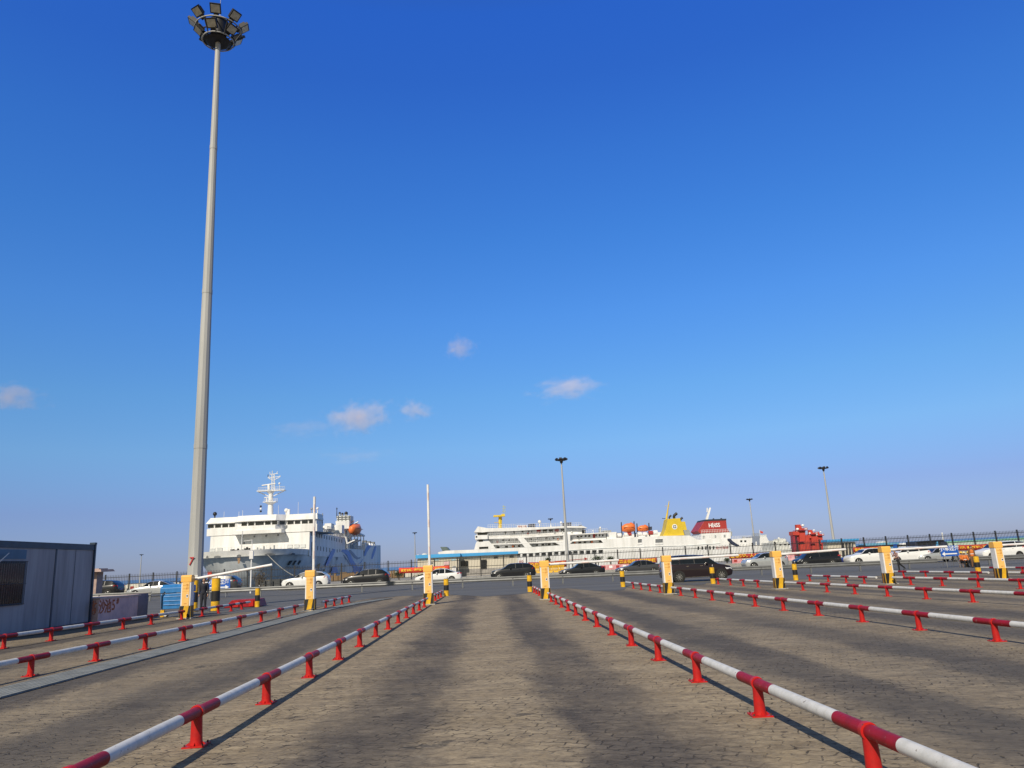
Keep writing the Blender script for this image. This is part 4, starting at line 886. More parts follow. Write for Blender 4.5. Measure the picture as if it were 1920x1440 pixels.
def lifeboat(c, L, W, Hh, parent, axis='x'):
    mb = MB(); rows = []; n = 10
    for i in range(n+1):
        u = i/n; k = math.sin(math.pi*min(max(u, 0.03), 0.97))**0.45; rr = []
        prof = [(0, -.5*(.6+.4*k)), (.34*k, -.34), (.5*k, -.06), (.48*k, .08), (.36*k, .34*k+(.10 if u > .66 else 0)), (0, .44*k+(.14 if u > .66 else 0))]
        ring_ = prof+[(-a, b) for a, b in reversed(prof[1:-1])]
        for a, b in ring_:
            q = ((u-.5)*L, a*W, b*Hh); rr.append((c[0]+(q[0] if axis == 'x' else -q[1]), c[1]+(q[1] if axis == 'x' else q[0]), c[2]+q[2]))
        rows.append(rr)
    m = len(rows[0]); vs = [p for r in rows for p in r]; fs = [(i*m+j, (i+1)*m+j, (i+1)*m+(j+1) % m, i*m+(j+1) % m) for i in range(n) for j in range(m)]
    fs += [tuple(range(m)), tuple(n*m+k for k in reversed(range(m)))]
    mb.add(vs, fs, M_LB, True); o = mb.build('lifeboat', parent)
    k = MB()
    d = Vector((1, 0, 0)) if axis == 'x' else Vector((0, 1, 0)); q = Vector((0, 1, 0)) if axis == 'x' else Vector((1, 0, 0)); C = Vector(c)
    for s in (-1, 1): k.tube(C-d*L*.42+q*s*W*.47+Vector((0, 0, .02)), C+d*L*.42+q*s*W*.47+Vector((0, 0, .02)), 0.06, M_RUST, n=5)
    k.build('rubbing_strake', o)
    return o
def dome(px, py, r, y, s, h=1.2):
    mb = MB(); p = s.P(px, py, y); mb.sphere(p, r, M_SHIP, 12, 8); mb.tube(p-Vector((0, 0, h)), p, r*0.3, M_SHIP, r*0.3, n=6); return mb.build('radome', s.t)

# ------------------------------------------------------------------ ship B : side-on ferry with yellow funnel
YB = 200.0
t = thing('ferry', (WY(1110, 1060, YB).x, YB+8, -2.5), 'long white ferry seen side-on with a yellow funnel and orange lifeboats', 'ferry', 'ferries moored behind the quay')
S = PX(t, YB)
hullp = [(821, 1035.5), (835, 1032.5), (889, 1030.5), (930, 1028.5), (985, 1026.3), (997, 1025.8), (1057, 1022), (1068, 1019.8), (1132, 1018), (1139, 1011), (1157, 1009.5), (1198, 1006.5), (1244, 1004.8), (1293, 1004), (1307, 1011.6), (1313, 1012.2), (1349, 1009.6), (1366, 1019), (1380, 1024.5), (1400, 1024), (1398, 1080), (843, 1104), (836, 1085), (824, 1043)]
S.slab(hullp, M_SHIP, YB, 15.6, name='hull')
# rubbing band and shell seams
mb = MB(); S.slab([(889, 1040.7), (1000, 1036), (1130, 1027.3), (1290, 1022.3), (1350, 1018.3), (1350, 1019.3), (1290, 1023.3), (1130, 1028.3), (1000, 1037), (889, 1041.7)], M_SHIPG, YB-0.12, 0.12, mb=mb); mb.build('rubbing_band', t)
mb = MB(); S.slab([(1040, 1052), (1096, 1047.5), (1096, 1045), (1103, 1048), (1096, 1050.5), (1096, 1048.5), (1040, 1053)], M_FRED, YB-0.05, 0.05, mb=mb); mb.build('load_mark', t)
text('岭', 1.3, M_FRED, t, S.P(973, 1055, YB-0.03), FRONT, extrude=0.02); text('琼州海峡', 0.85, M_FRED, t, S.P(1342, 1028, YB-0.03), FRONT, extrude=0.02)
# inner deck houses, set back from the shell
S.slab([(900, 1011), (1138, 999.5), (1138, 1024), (900, 1030)], M_SHIP, YB+1.3, 13.0, name='main_deck_house')
S.slab([(915, 990), (1092, 986.2), (1092, 1004), (915, 1011)], M_SHIP, YB+0.9, 13.8, name='upper_deck_house')
S.slab([(889, 997.6), (896, 987), (914, 990.3), (970, 990.3), (1062, 986.2), (1093, 986), (1101, 990.2), (1093, 990), (1062, 989.4), (970, 995.4), (914, 997.2), (905, 998.4)], M_SHIP, YB-0.3, 16.2, name='roof')
S.slab([(914, 1007.6), (975, 1006.6), (1062, 1001.5), (1139, 998), (1139, 999.6), (1062, 1003.6), (975, 1009.2), (914, 1010.8)], M_SHIP, YB-0.05, 15.7, name='deck')
S.slab([(925, 1019.8), (990, 1017.4), (1057, 1014.6), (1137, 1010.6), (1137, 1011.8), (1057, 1016.4), (990, 1019.2), (925, 1021.6)], M_SHIP, YB-0.05, 15.7, name='deck')
S.slab([(889, 1031), (892, 1019), (896, 1011.2), (908, 1011), (923, 1028.8)], M_SHIP, YB-0.02, 15.64, name='bridge_tower')
S.slab([(890.5, 1003.8), (914.5, 1003.4), (914.5, 1010.8), (891, 1011.6)], M_SHIP, YB-0.6, 16.8, name='bridge_bulwark')
S.slab([(894.5, 996.8), (914.5, 996.5), (914.5, 1003.6), (893.5, 1004)], M_SHIP, YB+0.3, 15.0, name='bridge')
S.slab([(896, 998.5), (913.5, 997.8), (913.5, 1002.6), (895, 1003.2)], M_SGL, YB+0.2, 0.09, name='bridge_window')
for pts in ([(968, 1006.8), (980, 1006.4), (998, 1026), (984.5, 1026.4)], [(1056.5, 1001.8), (1069, 1001.2), (1069, 1020.2), (1056.5, 1022.4)], [(1062, 1003), (1068, 1003), (1068, 1000)]):
    if len(pts) == 4: S.slab(pts, M_SHIP, YB-0.03, 1.6, name='brace')
S.slab([(906, 1011.2), (914, 1011), (930, 1028.6), (922, 1029)], M_SHIP, YB-0.03, 1.0, name='brace')
# corner gussets of the promenade openings
for pts in ([(1040, 1017), (1057, 1015.8), (1057, 1022.4), (1051, 1022.6)], [(1068, 1015.2), (1075, 1014.6), (1068, 1020)], [(1126, 1012), (1139, 1010.8), (1139, 1014), (1132, 1018.6)]):
    S.slab(pts, M_SHIP, YB-0.02, 0.5, name='shell_gusset')
def win(px, py, w_, h_, y, m=M_SGL, name='window', d=0.07):
    S.slab([(px-w_/2, py-h_/2+0.024*w_), (px+w_/2, py-h_/2-0.024*w_), (px+w_/2, py+h_/2-0.024*w_), (px-w_/2, py+h_/2+0.024*w_)], m, y-d, d, name=name)
for k in range(14):
    px = 971.5+11.9*k; py = 1041.0-k*0.50
    S.slab([(px-4.3, py-3.6), (px+4.3, py-4.0), (px+4.3, py+3.4), (px-4.3, py+3.8)], M_SHADE, YB-0.04, 0.04, name='window')
    w_ = t.children[-1]; S.slab([(px-3.6+(k % 4)*0.5, py-3.0), (px+3.6, py-3.3), (px+3.6, py+0.4+(k % 3)), (px-3.6+(k % 4)*0.5, py+0.8+(k % 3))], M_SGL, YB-0.08, 0.035, name='pane', parent=w_)
for px in (948, 964, 980, 991.5, 997): win(px, 998.5-(px-948)*0.03, 3.2 if px < 990 else 1.8, 3.6, YB+0.9)
for i, px in enumerate((1010.5, 1022, 1033.5, 1044.5, 1056)): win(px, 995.8-(px-1010)*0.03, 7.6, 5.2, YB+0.9, M_FRED if i in (0, 3) else M_SGL)
for px in (944, 955, 969, 996, 1009.5, 1025, 1038.5, 1053): win(px, 1012.6-(px-944)*0.045, 3.4, 3.6, YB+1.3)
for px in (934, 950, 963, 974, 1007, 1018.5, 1030.5, 1042, 1077, 1088, 1098, 1110, 1127): win(px, 1025.4-(px-944)*0.058, 5.2, 3.4, YB+1.3)
for px in (1084.5, 1091, 1099, 1106): win(px, 1005.4-(px-1084)*0.04, 3.6, 3.4, YB+1.3)
for px in (1119, 1125.5, 1131.5): win(px, 1003.6, 2.0, 3.8, YB+1.3)
win(1115, 1004.6, 4.4, 7.2, YB+1.3, M_FRED, 'door'); win(901.5, 1013.6, 8, 3.8, YB-0.02); win(907, 1027, 17, 3.8, YB-0.02); win(893.5, 1006.6, 3, 2.8, YB-0.6)
for px in (1309.5, 1316.5, 1323.5, 1331, 1338): win(px, 1027.6-(px-1309)*0.02, 2.8, 6.0, YB)
for a, b_ in ((1199.5, 8.6), (1235.5, 15)):
    S.slab([(a-b_/2, 1010.4), (a+b_/2, 1009.8), (a+b_/2, 1020.6), (a-b_/2, 1021.4)], M_SHIP, YB-0.10, 0.10, name='shell_door'); w_ = t.children[-1]
    S.slab([(a-b_/2+.7, 1011), (a+b_/2-.7, 1010.4), (a+b_/2-.7, 1017.0), (a-b_/2+.7, 1017.6)], M_SHADE, YB-0.14, 0.03, name='opening', parent=w_)
# bridge wing
p = S.P(1092, 997, YB+4); mb = MB(); mb.tube(p-Vector((0, 0, 1.1)), p+Vector((0, 0, 0.7)), 1.15, M_SHIP, 1.4, n=14); mb.tube(p-Vector((0, 0, 0.5)), p+Vector((0, 0, 0.5)), 1.30, M_SGL, 1.42, n=14, caps=False); mb.build('wing_house', t)
S.slab([(1139, 998), (1157, 997), (1157, 1009.6), (1139, 1011)], M_SHIP, YB+1.0, 13.5, name='machinery_house')
S.slab([(1139, 1004), (1250, 996), (1262, 996), (1262, 1005), (1139, 1012)], M_SHIP, YB+6.5, 8.0, name='aft_house')
# windscreen at the bow
S.slab([(824, 1025), (836, 1025), (841.5, 1031.8), (828, 1032.6)], mat('bow_ramp_grey', (0.10, 0.14, 0.14), 0.5, var=0.2, vs=1), YB+3, 9.0, name='bow_ramp')
# funnels
f1 = [(1244, 1005), (1249.5, 992), (1253, 972.8), (1276.2, 971.2), (1284.6, 1003.6)]
S.slab(f1, M_FUN, YB+0.6, 4.6, name='funnel', bevel=0.05); fo = t.children[-1]
S.slab([(1280, 974.8), (1301.7, 974.2), (1308.4, 1003), (1283, 1003.4)], M_FUN, YB+9.6, 4.6, name='funnel', bevel=0.05); fo2 = t.children[-1]
def exhaust(px, py, y, par, k=1.0):
    mb = MB(); p = S.P(px, py, y); mb.tube(p-Vector((0, 0, .5)), p+Vector((0, 0, .4*k)), 0.22*k, M_DARK, n=8); mb.tube(p+Vector((0, 0, .35*k)), p+Vector((.55*k, 0, .75*k)), 0.24*k, M_DARK, n=8); return mb.build('exhaust', par)
exhaust(1260, 970.6, YB+3, fo, 1.0); exhaust(1269, 969.8, YB+3, fo, 1.6); exhaust(1287.5, 973.4, YB+12, fo2, 0.9); exhaust(1296.5, 972.8, YB+12, fo2, 1.3)
p = S.P(1266, 987.4, YB+0.6); mb = MB(); mb.tube(p, p-Vector((0, .06, 0)), 0.68, M_SW, n=24)
for k in range(4):
    a = k*math.pi/2+math.pi/4; d = Vector((math.cos(a), 0, math.sin(a))); q = Vector((-d.z, 0, d.x)); c0 = p-Vector((0, .10, 0)); mb.prism([c0+d*.20-q*.22, c0+d*.20+q*.22, c0+d*.45+q*.16, c0+d*.45-q*.16], M_NVY, (0, .03, 0))
mb.build('emblem', fo)
mb = MB(); a, b = S.P(1254, 975, YB+3), S.P(1259.5, 938, YB+3); mb.tube(a, b, 0.30, M_FUN, 0.09, n=8); c0 = a.lerp(b, .76); mb.tube(c0-Vector((1.0, 0, .05)), c0+Vector((.3, 0, 0)), .05, M_FUN, n=5); mb.tube(a.lerp(b, .1)-Vector((1.2, 0, -.1)), a.lerp(b, .1), .08, M_DARK, n=5)
mb.build('aft_mast', t)
# fore mast
mb = MB(); a, b = S.P(938.2, 990.8, YB+6), S.P(937.6, 967, YB+6); mb.tube(a, b, 0.45, M_FUN, 0.36, n=10); mb.tube(a+Vector((.35, 0, 0)), b+Vector((.5, 0, 0)), .12, M_FUN, n=6)
mb.slab = None
S.slab([(925, 967), (947.5, 965.8), (947, 961.5), (941, 961.2), (940, 963.4), (930, 963.8), (926, 963.6)], M_FUN, YB+4.8, 2.4, mb=mb); S.slab([(927, 978.2), (935, 977.8), (935, 977.2), (927, 977.6)], M_FUN, YB+5, 1.6, mb=mb)
mb.tube(S.P(944, 962, YB+6), S.P(945, 944, YB+6), .07, mat('pale_mast_green', (0.45, 0.5, 0.25), 0.5), n=6); mb.tube(S.P(947.5, 962, YB+6), S.P(947.5, 946, YB+6), .05, MATS['pale_mast_green'], n=6)
for yy in (946.5, 951, 956): mb.tube(S.P(942, yy, YB+6), S.P(949, yy-.3, YB+6), .06, MATS['pale_mast_green'], n=5)
mb.build('fore_mast', t)
# roof clutter
dome(1014.3, 976.2, .48, YB+6, S); dome(1056, 977.6, .33, YB+6, S, 1.6); dome(1131.5, 987.5, .28, YB+6, S, 1.2); dome(1117.5, 993.5, .18, YB+6, S)
S.slab([(970, 984.8), (988.6, 984.0), (988.6, 990), (970, 990.6)], M_SHIP, YB+1, 2.4, name='name_board'); nb = t.children[-1]
text('椰城之星', 0.62, M_FRED, nb, S.P(971.0, 987.4, YB+.98), FRONT, extrude=.02, sx=.95)
S.slab([(993, 981), (1006, 980), (1006, 986.6), (993, 988.4)], M_NVY, YB+5, 3, name='winch'); S.slab([(1059, 978.5), (1075, 977.2), (1075, 985.6), (1059, 986.4)], M_NVY, YB+5, 3, name='winch')
S.slab([(1034.2, 987), (1037.4, 986.8), (1035.6, 978.4)], M_SHIP, YB+5, .5, name='vent'); S.slab([(1092, 982.5), (1097, 982), (1097, 985.5), (1092, 985.9)], M_NVY, YB+7, 2, name='winch'); S.slab([(1129.5, 989), (1133.5, 988.8), (1133.5, 997.5), (1129.5, 997.8)], M_DECK, YB+6, 1, name='vent'); S.slab([(1139, 993), (1154, 992), (1154, 997.4), (1139, 998.2)], M_DECK, YB+7, 4, name='vent')
mb = MB()
railing(mb, S.P(915, 990.4, YB+.2), S.P(1090, 986.4, YB+.2), .9, M_SHIP, 40); railing(mb, S.P(1096, 1000, YB+.2), S.P(1139, 998, YB+.2), 1.0, M_SHIP, 10); railing(mb, S.P(1308, 1011.6, YB+.3), S.P(1348, 1009.6, YB+.3), .9, M_SHIP, 12)
for aa, bb in (((916, 1008), (1060, 1002.6)), ((926, 1020), (1056, 1015))): railing(mb, S.P(*aa, YB+.05), S.P(*bb, YB+.05), 1.0, M_SHIP, 34, .03)
mb.build('railing', t)
for (a1, b1), (a2, b2) in (((1004, 1019), (1011, 1007.6)), ((946, 1020), (954, 1009))):
    mb = MB(); mb.tube(S.P(a1, b1, YB+1), S.P(a2, b2, YB+1), .16, M_SHIP, n=6); mb.build('stair', t)
random.seed(3)
for k in range(26):
    px = random.uniform(930, 1130); lv = random.choice((0, 1, 2)); py = (1001.5-(px-930)*.03, 1015.8-(px-930)*.045, 1026-(px-930)*.055)[lv]
    if lv == 0 and px > 1085: continue
    p = S.P(px, py, YB+.75+(.3 if lv else 0)); mb = MB(); mb.sphere(p, .26, random.choice((M_LB, M_SHIPG, M_FRED, M_DECK, M_SHIPG)), 8, 6, (1, .4, 1)); mb.build('deck_fitting', t)
# lifeboats and davits
lifeboat(S.P(1180, 988.6, YB+1.3), 3.5, 1.9, 2.5, t); lifeboat(S.P(1207.5, 990, YB+1.5), 2.8, 1.6, 1.8, t)
for px, yt in ((1167, 978.5), (1191, 977), (1196.5, 981), (1219, 980)):
    mb = MB(); mb.tube(S.P(px+1.5, 1006, YB+1.6), S.P(px+.8, 992, YB+1.9), .16, M_NVY, n=6); mb.tube(S.P(px+.8, 992, YB+1.9), S.P(px-.6, yt, YB+1.3), .17, M_NVY, .12, n=6); mb.build('davit', t)
for px, py, r in ((1176, 1002, .5), (1182, 1001, .5), (1201, 1001, .52), (1211, 1001, .48), (1222, 998.6, .55), (1231, 998, .6), (1163, 1003, .5)):
    mb = MB(); p = S.P(px, py, YB+1.6); mb.tube(p-Vector((.55, 0, 0)), p+Vector((.55, 0, 0)), r, (M_SHIP, M_SHIP, M_FRED, M_SHIP)[int(px) % 4], n=12); mb.build('raft_canister', t)
for px in (1161, 1165, 1169, 1195, 1216): 
    S.slab([(px, 998), (px+2, 997.8), (px+2, 1007), (px, 1007.4)], M_DECK, YB+3, 1.5, name='locker')
S.slab([(1224, 986), (1230, 985.5), (1230, 992), (1224, 992.6)], M_NVY, YB+5, 1.5, name='searchlight'); S.slab([(1285, 993), (1300, 992), (1303, 1003), (1285, 1004)], M_DECK, YB+4, 3.5, name='vent_house')

# ------------------------------------------------------------------ ship C : ferry with red funnel behind it
YC = 222.0
t = thing('ferry', (WY(1400, 1060, YC).x, YC+8, -2.5), 'white ferry with a dark red HNSS funnel moored beyond the yellow-funnelled one', 'ferry', 'ferries moored behind the quay')
S = PX(t, YC)
S.slab([(1240, 1030), (1318, 1026), (1380, 1024), (1440, 1021), (1449, 1020.5), (1478, 1018), (1483, 1024), (1481, 1072), (1242, 1086)], M_SHIP, YC, 15, name='hull')
S.slab([(1317.5, 1000.4), (1373, 997.6), (1373, 1024), (1317.5, 1027)], M_SHIP, YC+1.5, 11, name='deck_house')
S.slab([(1374, 1010.4), (1411.5, 1008.4), (1411.5, 1022.5), (1386, 1024), (1374, 1018)], M_SHIP, YC+.6, 12, name='deck_house')
S.slab([(1411.5, 1005.6), (1425.2, 1004.4), (1425.2, 1021.5), (1411.5, 1022.6)], mat('grey_blue_steel', (0.20, 0.23, 0.30), 0.6, var=.1, vs=1), YC+.4, 6, name='stair_tower')
S.slab([(1425.2, 1008.6), (1439, 1007.2), (1441, 1012), (1449, 1020.4), (1425.2, 1022)], M_SHIP, YC+.5, 12, name='wheelhouse')
S.slab([(1425, 1003.4), (1439.4, 1002), (1439.4, 1007.4), (1425, 1008.6)], M_SHIPG, YC+1, .2, name='screen')
for px in (1391, 1398.6): win(px, 1014.6, 3.8, 3.4, YC+.6)
win(1418.6, 1019, 2.2, 7, YC+.4, M_SHIP, 'door')
for px in (1322, 1344, 1361.5): win(px, 1006.4-(px-1322)*.045, 3.2, 5, YC+1.5, M_DECK, 'door')
fp = [(1313, 995.2), (1324.8, 976.4), (1366.4, 974.6), (1368, 989), (1373, 997.6), (1318, 999.8)]
S.slab(fp, M_FRED, YC+2.5, 8.5, name='funnel', bevel=.04); fo = t.children[-1]
S.slab([(1324.6, 976.6), (1326.8, 973.2), (1366.6, 971.6), (1366.6, 974.8)], mat('funnel_black', (.03, .035, .05), .6), YC+2.45, 8.6, name='funnel_cap', parent=fo)
p0 = S.P(1333, 984.8, YC+2.47); text('HNSS', 1.62, M_SW, fo, p0, FRONT, extrude=.03, bold=.035, sx=.88)
p = S.P(1341.6, 984.5, YC+2.40); mb = MB(); mb.prism([p+Vector((-.12, 0, 0)), p+Vector((0, 0, -.9)), p+Vector((.10, 0, 0)), p+Vector((0, 0, 1.05))], M_SW, (0, .03, 0)); mb.prism([p+Vector((-.45, 0, .1)), p+Vector((0, 0, -.15)), p+Vector((.45, 0, .1)), p+Vector((0, 0, .35))], M_SW, (0, .032, 0)); mb.build('star_mark', fo)
for px, k in ((1347, .8), (1362, 1.0)):
    mb = MB(); p = S.P(px, 971.6, YC+5); mb.sphere(p, .35*k, M_DARK, 10, 6); mb.tube(p-Vector((0, 0, .5)), p, .25*k, M_DARK, n=8); mb.build('exhaust', fo)
mb = MB(); S.slab([(1331.6, 973.4), (1336.2, 973.2), (1342, 951), (1341, 949), (1339.4, 949.6)], M_SHIP, YC+5, .6, mb=mb); mb.tube(S.P(1335.4, 950, YC+5.2), S.P(1335.2, 958, YC+5.2), .18, M_SHIP, n=6); mb.build('aft_mast', t)
mb = MB(); railing(mb, S.P(1318, 1000, YC+1.5), S.P(1373, 997.6, YC+1.5), 1.0, M_SHIP, 18, .045); railing(mb, S.P(1375, 1010.2, YC+.7), S.P(1411, 1008.4, YC+.7), .7, M_SHIP, 12, .04); railing(mb, S.P(1411.5, 1005.6, YC+.5), S.P(1425, 1004.6, YC+.5), .8, M_DECK, 8, .05)
mb.tube(S.P(1381, 1027, YC-.2), S.P(1366, 1011.5, YC-.2), .5, M_NVY, n=6); mb.tube(S.P(1386, 1025, YC-.2), S.P(1364, 1011, YC-.2), .3, M_NVY, n=6); mb.build('railing', t)
mb = MB(); mb.tube(S.P(1429.4, 1003, YC+2), S.P(1429, 993, YC+2), .1, M_SHIP, n=6); mb.build('flagstaff', t); fs = t.children[-1]
mb = MB(); S.slab([(1429.6, 994.2), (1432, 995.5), (1435.6, 996.6), (1434.6, 999.8), (1431, 999), (1429.8, 998)], M_BAN, YC+2, .05, mb=mb); mb.build('flag', fs)
for px, py, wv_, hv in ((1318, 1003, 4, 5), (1376, 1006, 2, 4), (1377.8, 1000, 3, 9), (1404, 1006.6, 1.5, 3)): S.slab([(px, py-hv/2), (px+wv_, py-hv/2), (px+wv_, py+hv/2), (px, py+hv/2)], M_DECK, YC+4, 2, name='vent')
# ship D : stern of a smaller vessel
YD = 185.0
t = thing('small_ship', (WY(1466, 1050, YD).x, YD+5, -2.5), 'small cream-white vessel showing between the ferries and the red loading towers', 'ship')
S = PX(t, YD); M_CRM = mat('cream_paint', (0.62, 0.63, 0.60), .6, var=.1, vs=1)
S.slab([(1441, 1035), (1455, 1030), (1483, 1028), (1487, 1036), (1483, 1066), (1443, 1068)], M_CRM, YD, 10, name='hull')
S.slab([(1452, 1017), (1480, 1015.6), (1482, 1030), (1452, 1031)], M_CRM, YD+.6, 8, name='deck_house'); S.slab([(1455, 1012.8), (1464, 1012.4), (1464, 1017), (1455, 1017.4)], M_CRM, YD+2, 3, name='wheelhouse')
S.slab([(1465.4, 1009.6), (1472.6, 1009), (1473.8, 1018), (1465.4, 1018.4)], M_CRM, YD+1.6, 3.6, name='mast_house')
for px, py in ((1449, 1023), (1459, 1026.5), (1468, 1026), (1475, 1026)): win(px+6, py-5, 4, 2, YD+.6)
mb = MB(); p = S.P(1469, 1009, YD+3); mb.sphere(p, .32, M_CRM, 8, 6); mb.sphere(S.P(1479.6, 1013.4, YD+3), .55, M_CRM, 10, 8); mb.tube(S.P(1479.6, 1017, YD+3), S.P(1479, 1006, YD+3), .04, M_DECK, n=5); mb.build('radome', t)
# ------------------------------------------------------------------ ship A : bow-on ferry with blue ribbons
YA = 150.0
CX = (WY(393.5, 1020, YA).x+WY(580, 1010, YA).x)/2; HB = (WY(580, 1010, YA).x-WY(393.5, 1020, YA).x)/2; SX = CX+HB
t = thing('ferry', (CX, YA+40, -2.5), 'large white ferry seen bow-on, blue ribbon stripes on its side, tall white mast', 'ferry', 'ferries moored behind the quay')
S = PX(t, YA); o0 = t.location.copy()
zt = WY(474, 1032, 140).z; z1 = WY(474, 1043, 140).z
ZD = WY(580, 1029, YA).z                            # forecastle deck edge at the side
def station(level, k):
    # level: 0 bulwark top, 1 knuckle, 2 mid, 3 waterline ; k 0..1 around the bow
    y0, L_, e1, e2 = ((135.5, 12.0, .62, 1.0), (135.9, 12.5, .64, 1.0), (137.8, 19.0, .76, 1.05), (141.0, 30.0, .92, 1.1))[level]
    hb = (HB-.07)*(1.0, .985, .94, .88)[level]
    th = k*math.pi/2; return hb*math.sin(th)**e1, y0+L_*(1-math.cos(th)**e2)
zl = [zt, z1, z1-3.4, -2.5]
K = 14; ks = [i/K for i in range(K+1)]
rows = []
def ringline(level):
    pts = []
    for s in (-1, 1):
        q = [station(level, k) for k in ks]
        if s < 0: pts += [(-x, y) for x, y in reversed(q)]
        else: pts += [(x, y) for x, y in q[1:]]
    hb = HB-.07
    return [(-hb, 246.0), (-hb, 190.0)]+pts+[(hb, 190.0), (hb, 246.0)]
vs = []; sub = []
RL = [ringline(l) for l in range(4)]
steps = [(0, 1, 1), (1, 2, 4), (2, 3, 4)]
rowsv = [RL[0]]; rz_ = [zl[0]]
for a, b, nst in steps:
    for i in range(1, nst+1):
        f = i/nst; rowsv.append([(p[0]*(1-f)+q[0]*f, p[1]*(1-f)+q[1]*f) for p, q in zip(RL[a], RL[b])]); rz_.append(zl[a]*(1-f)+zl[b]*f)
M = len(RL[0]); mb = MB()
vs = [Vector((CX+x, y, z))-o0 for r, z in zip(rowsv, rz_) for x, y in r]
fs = []; 
for i in range(len(rowsv)-1):
    for j in range(M-1): fs.append((i*M+j, (i+1)*M+j, (i+1)*M+j+1, i*M+j+1))
mb.add(vs[:2*M], fs[:M-1], M_SHIP, True)
mb.add(vs[M:], [tuple(k-M for k in f) for f in fs[M-1:]], M_SHIPG, True)
mb.add([Vector((CX+x, y, zt-1.1))-o0 for x, y in RL[0]], [tuple(range(M))], M_DECK)
mb.build('hull', t)
V0 = Vector((0, 0, 0))
def W(x, y, z): return Vector((x, y, z))-o0
zTop = WY(582, 997, YA).z
# side walls above the hull (port side is what we see) : tall forward block, low waist, raised stern
def sx_(px, py): return WX(px, py, SX)
pA = sx_(647, 1008); pB = sx_(651, 1028.5); pC = sx_(681.6, 1031); pD = sx_(684, 1022.4); pE = sx_(697, 1021.4); pF = sx_(713.5, 1022.5)
mb = MB(); zb = zt-1.3
mb.prism([W(SX, YA, zb), W(SX, pA.y, zb), W(SX, pA.y, pA.z), W(SX, YA+.2, zTop)], M_SHIP, (-2*HB, 0, 0)); mb.build('forward_house', t)
mb = MB(); mb.prism([W(SX, pA.y, zb-4), W(SX, pC.y, zb-4), W(SX, pC.y, pC.z), W(SX, pB.y, pB.z)], M_SHIP, (-2*HB, 0, 0)); mb.build('waist', t)
mb = MB(); mb.prism([W(SX, pC.y, zb-4), W(SX, pF.y, zb-4), W(SX, pF.y, pF.z), W(SX, pD.y+.5, pD.z)], M_SHIP, (-2*HB, 0, 0)); mb.build('stern_block', t)
# front wall and bridge
def plan(pts, z0, z1, m, name, parent=None, top=None, bev=0.0):
    mb = MB(); n = len(pts); top = top or pts
    vs = [W(x, y, z0) for x, y in pts]+[W(x, y, z1) for x, y in top]
    mb.add(vs, [tuple(reversed(range(n))), tuple(range(n, 2*n))]+[(i, (i+1) % n, n+(i+1) % n, n+i) for i in range(n)], m); return mb.build(name, parent or t, bevel=bev)
zW0, zW1 = WY(478, 1001.0, YA).z, WY(478, 966.8, YA).z      # bridge block
xl, xr = WY(386.5, 1000, YA).x, WY(594, 975, YA).x; xa, xb = WY(444, 1000, YA).x, WY(524, 1000, YA).x
zs = WY(478, 991.5, YA).z; zg0, zg1 = WY(478, 987.0, YA).z, WY(478, 978.6, YA).z
foot = [(xl, YA+.3), (xa-.6, YA+.3), (xa+.6, YA-1.6), (xb-.4, YA-1.6), (xb+1.0, YA+.3), (xr, YA+.3), (xr, YA+5.6), (xl, YA+5.6)]
lower = [(xl+.6, YA+.5), (xa-.6, YA+.5), (xa+.6, YA-1.4), (xb-.4, YA-1.4), (xb+1.0, YA+.5), (xr-.2, YA+.5), (xr-.2, YA+5.4), (xl+.6, YA+5.4)]
plan(foot, zW0, zg0-.05, M_SHIP, 'bridge_bulwark')
plan(lower, zg0-.05, zg1+.05, M_SHIP, 'bridge')
vis = [(xl-.2, YA+.1), (xa-.6, YA+.1), (xa+.5, YA-1.9), (xb-.3, YA-1.9), (xb+1.1, YA+.1), (xr+.1, YA+.1), (xr+.1, YA+5.8), (xl-.2, YA+5.8)]
vist = [(xl+.35, YA+1.1), (xa-.5, YA+1.1), (xa+.6, YA-.9), (xb-.4, YA-.9), (xb+1.0, YA+1.1), (xr-.2, YA+1.1), (xr-.2, YA+5.8), (xl+.35, YA+5.8)]
plan(vis, zg1+.05, zW1, M_SHIP, 'roof_visor', top=vist)
# balcony below the centre windows
plan([(xa-.3, YA-2.0), (xb+.9, YA-2.0), (xb+.9, YA+.4), (xa-.3, YA+.4)], WY(478, 1001.6, YA).z, WY(478, 995.0, YA).z, M_SHIP, 'balcony')
def awin(pa, pb, y, z0=None, z1=None, m=M_SGL, name='window'):
    x0, x1 = WY(pa, 985, y).x, WY(pb, 985, y).x; mb = MB(); mb.bx(W(x0-.05, y-.05, (z0 or zg0+.13)-.05), W(x1+.05, y-.01, (z1 or zg1-.10)+.05), M_SHIP); o = mb.build(name, t)
    mb = MB(); mb.bx(W(x0, y-.075, z0 or zg0+.13), W(x1, y-.052, z1 or zg1-.10), m); mb.build('pane', o)
for a, b in ((390, 401), (403.5, 414.5), (417, 428), (430, 441.5)): awin(a, b, YA+.5)
for a, b in ((453, 463), (465.5, 476.5), (479, 494.5), (497, 507.5), (510, 520)): awin(a, b, YA-1.4)
for a, b in ((539, 550.5), (553, 563), (566, 577), (579.5, 590)): awin(a, b, YA+.5)
for a, b in ((445.6, 449.6), (524.5, 534.5)):
    x0, x1 = WY(a, 985, YA-.9).x, WY(b, 985, YA-.3).x; mb = MB(); mb.prism([W(x0, YA-.98, zg0+.1), W(x1, YA-.40, zg0+.1), W(x1, YA-.40, zg1-.1), W(x0, YA-.98, zg1-.1)], M_SGL, (0, -.05, 0)); mb.build('window', t)
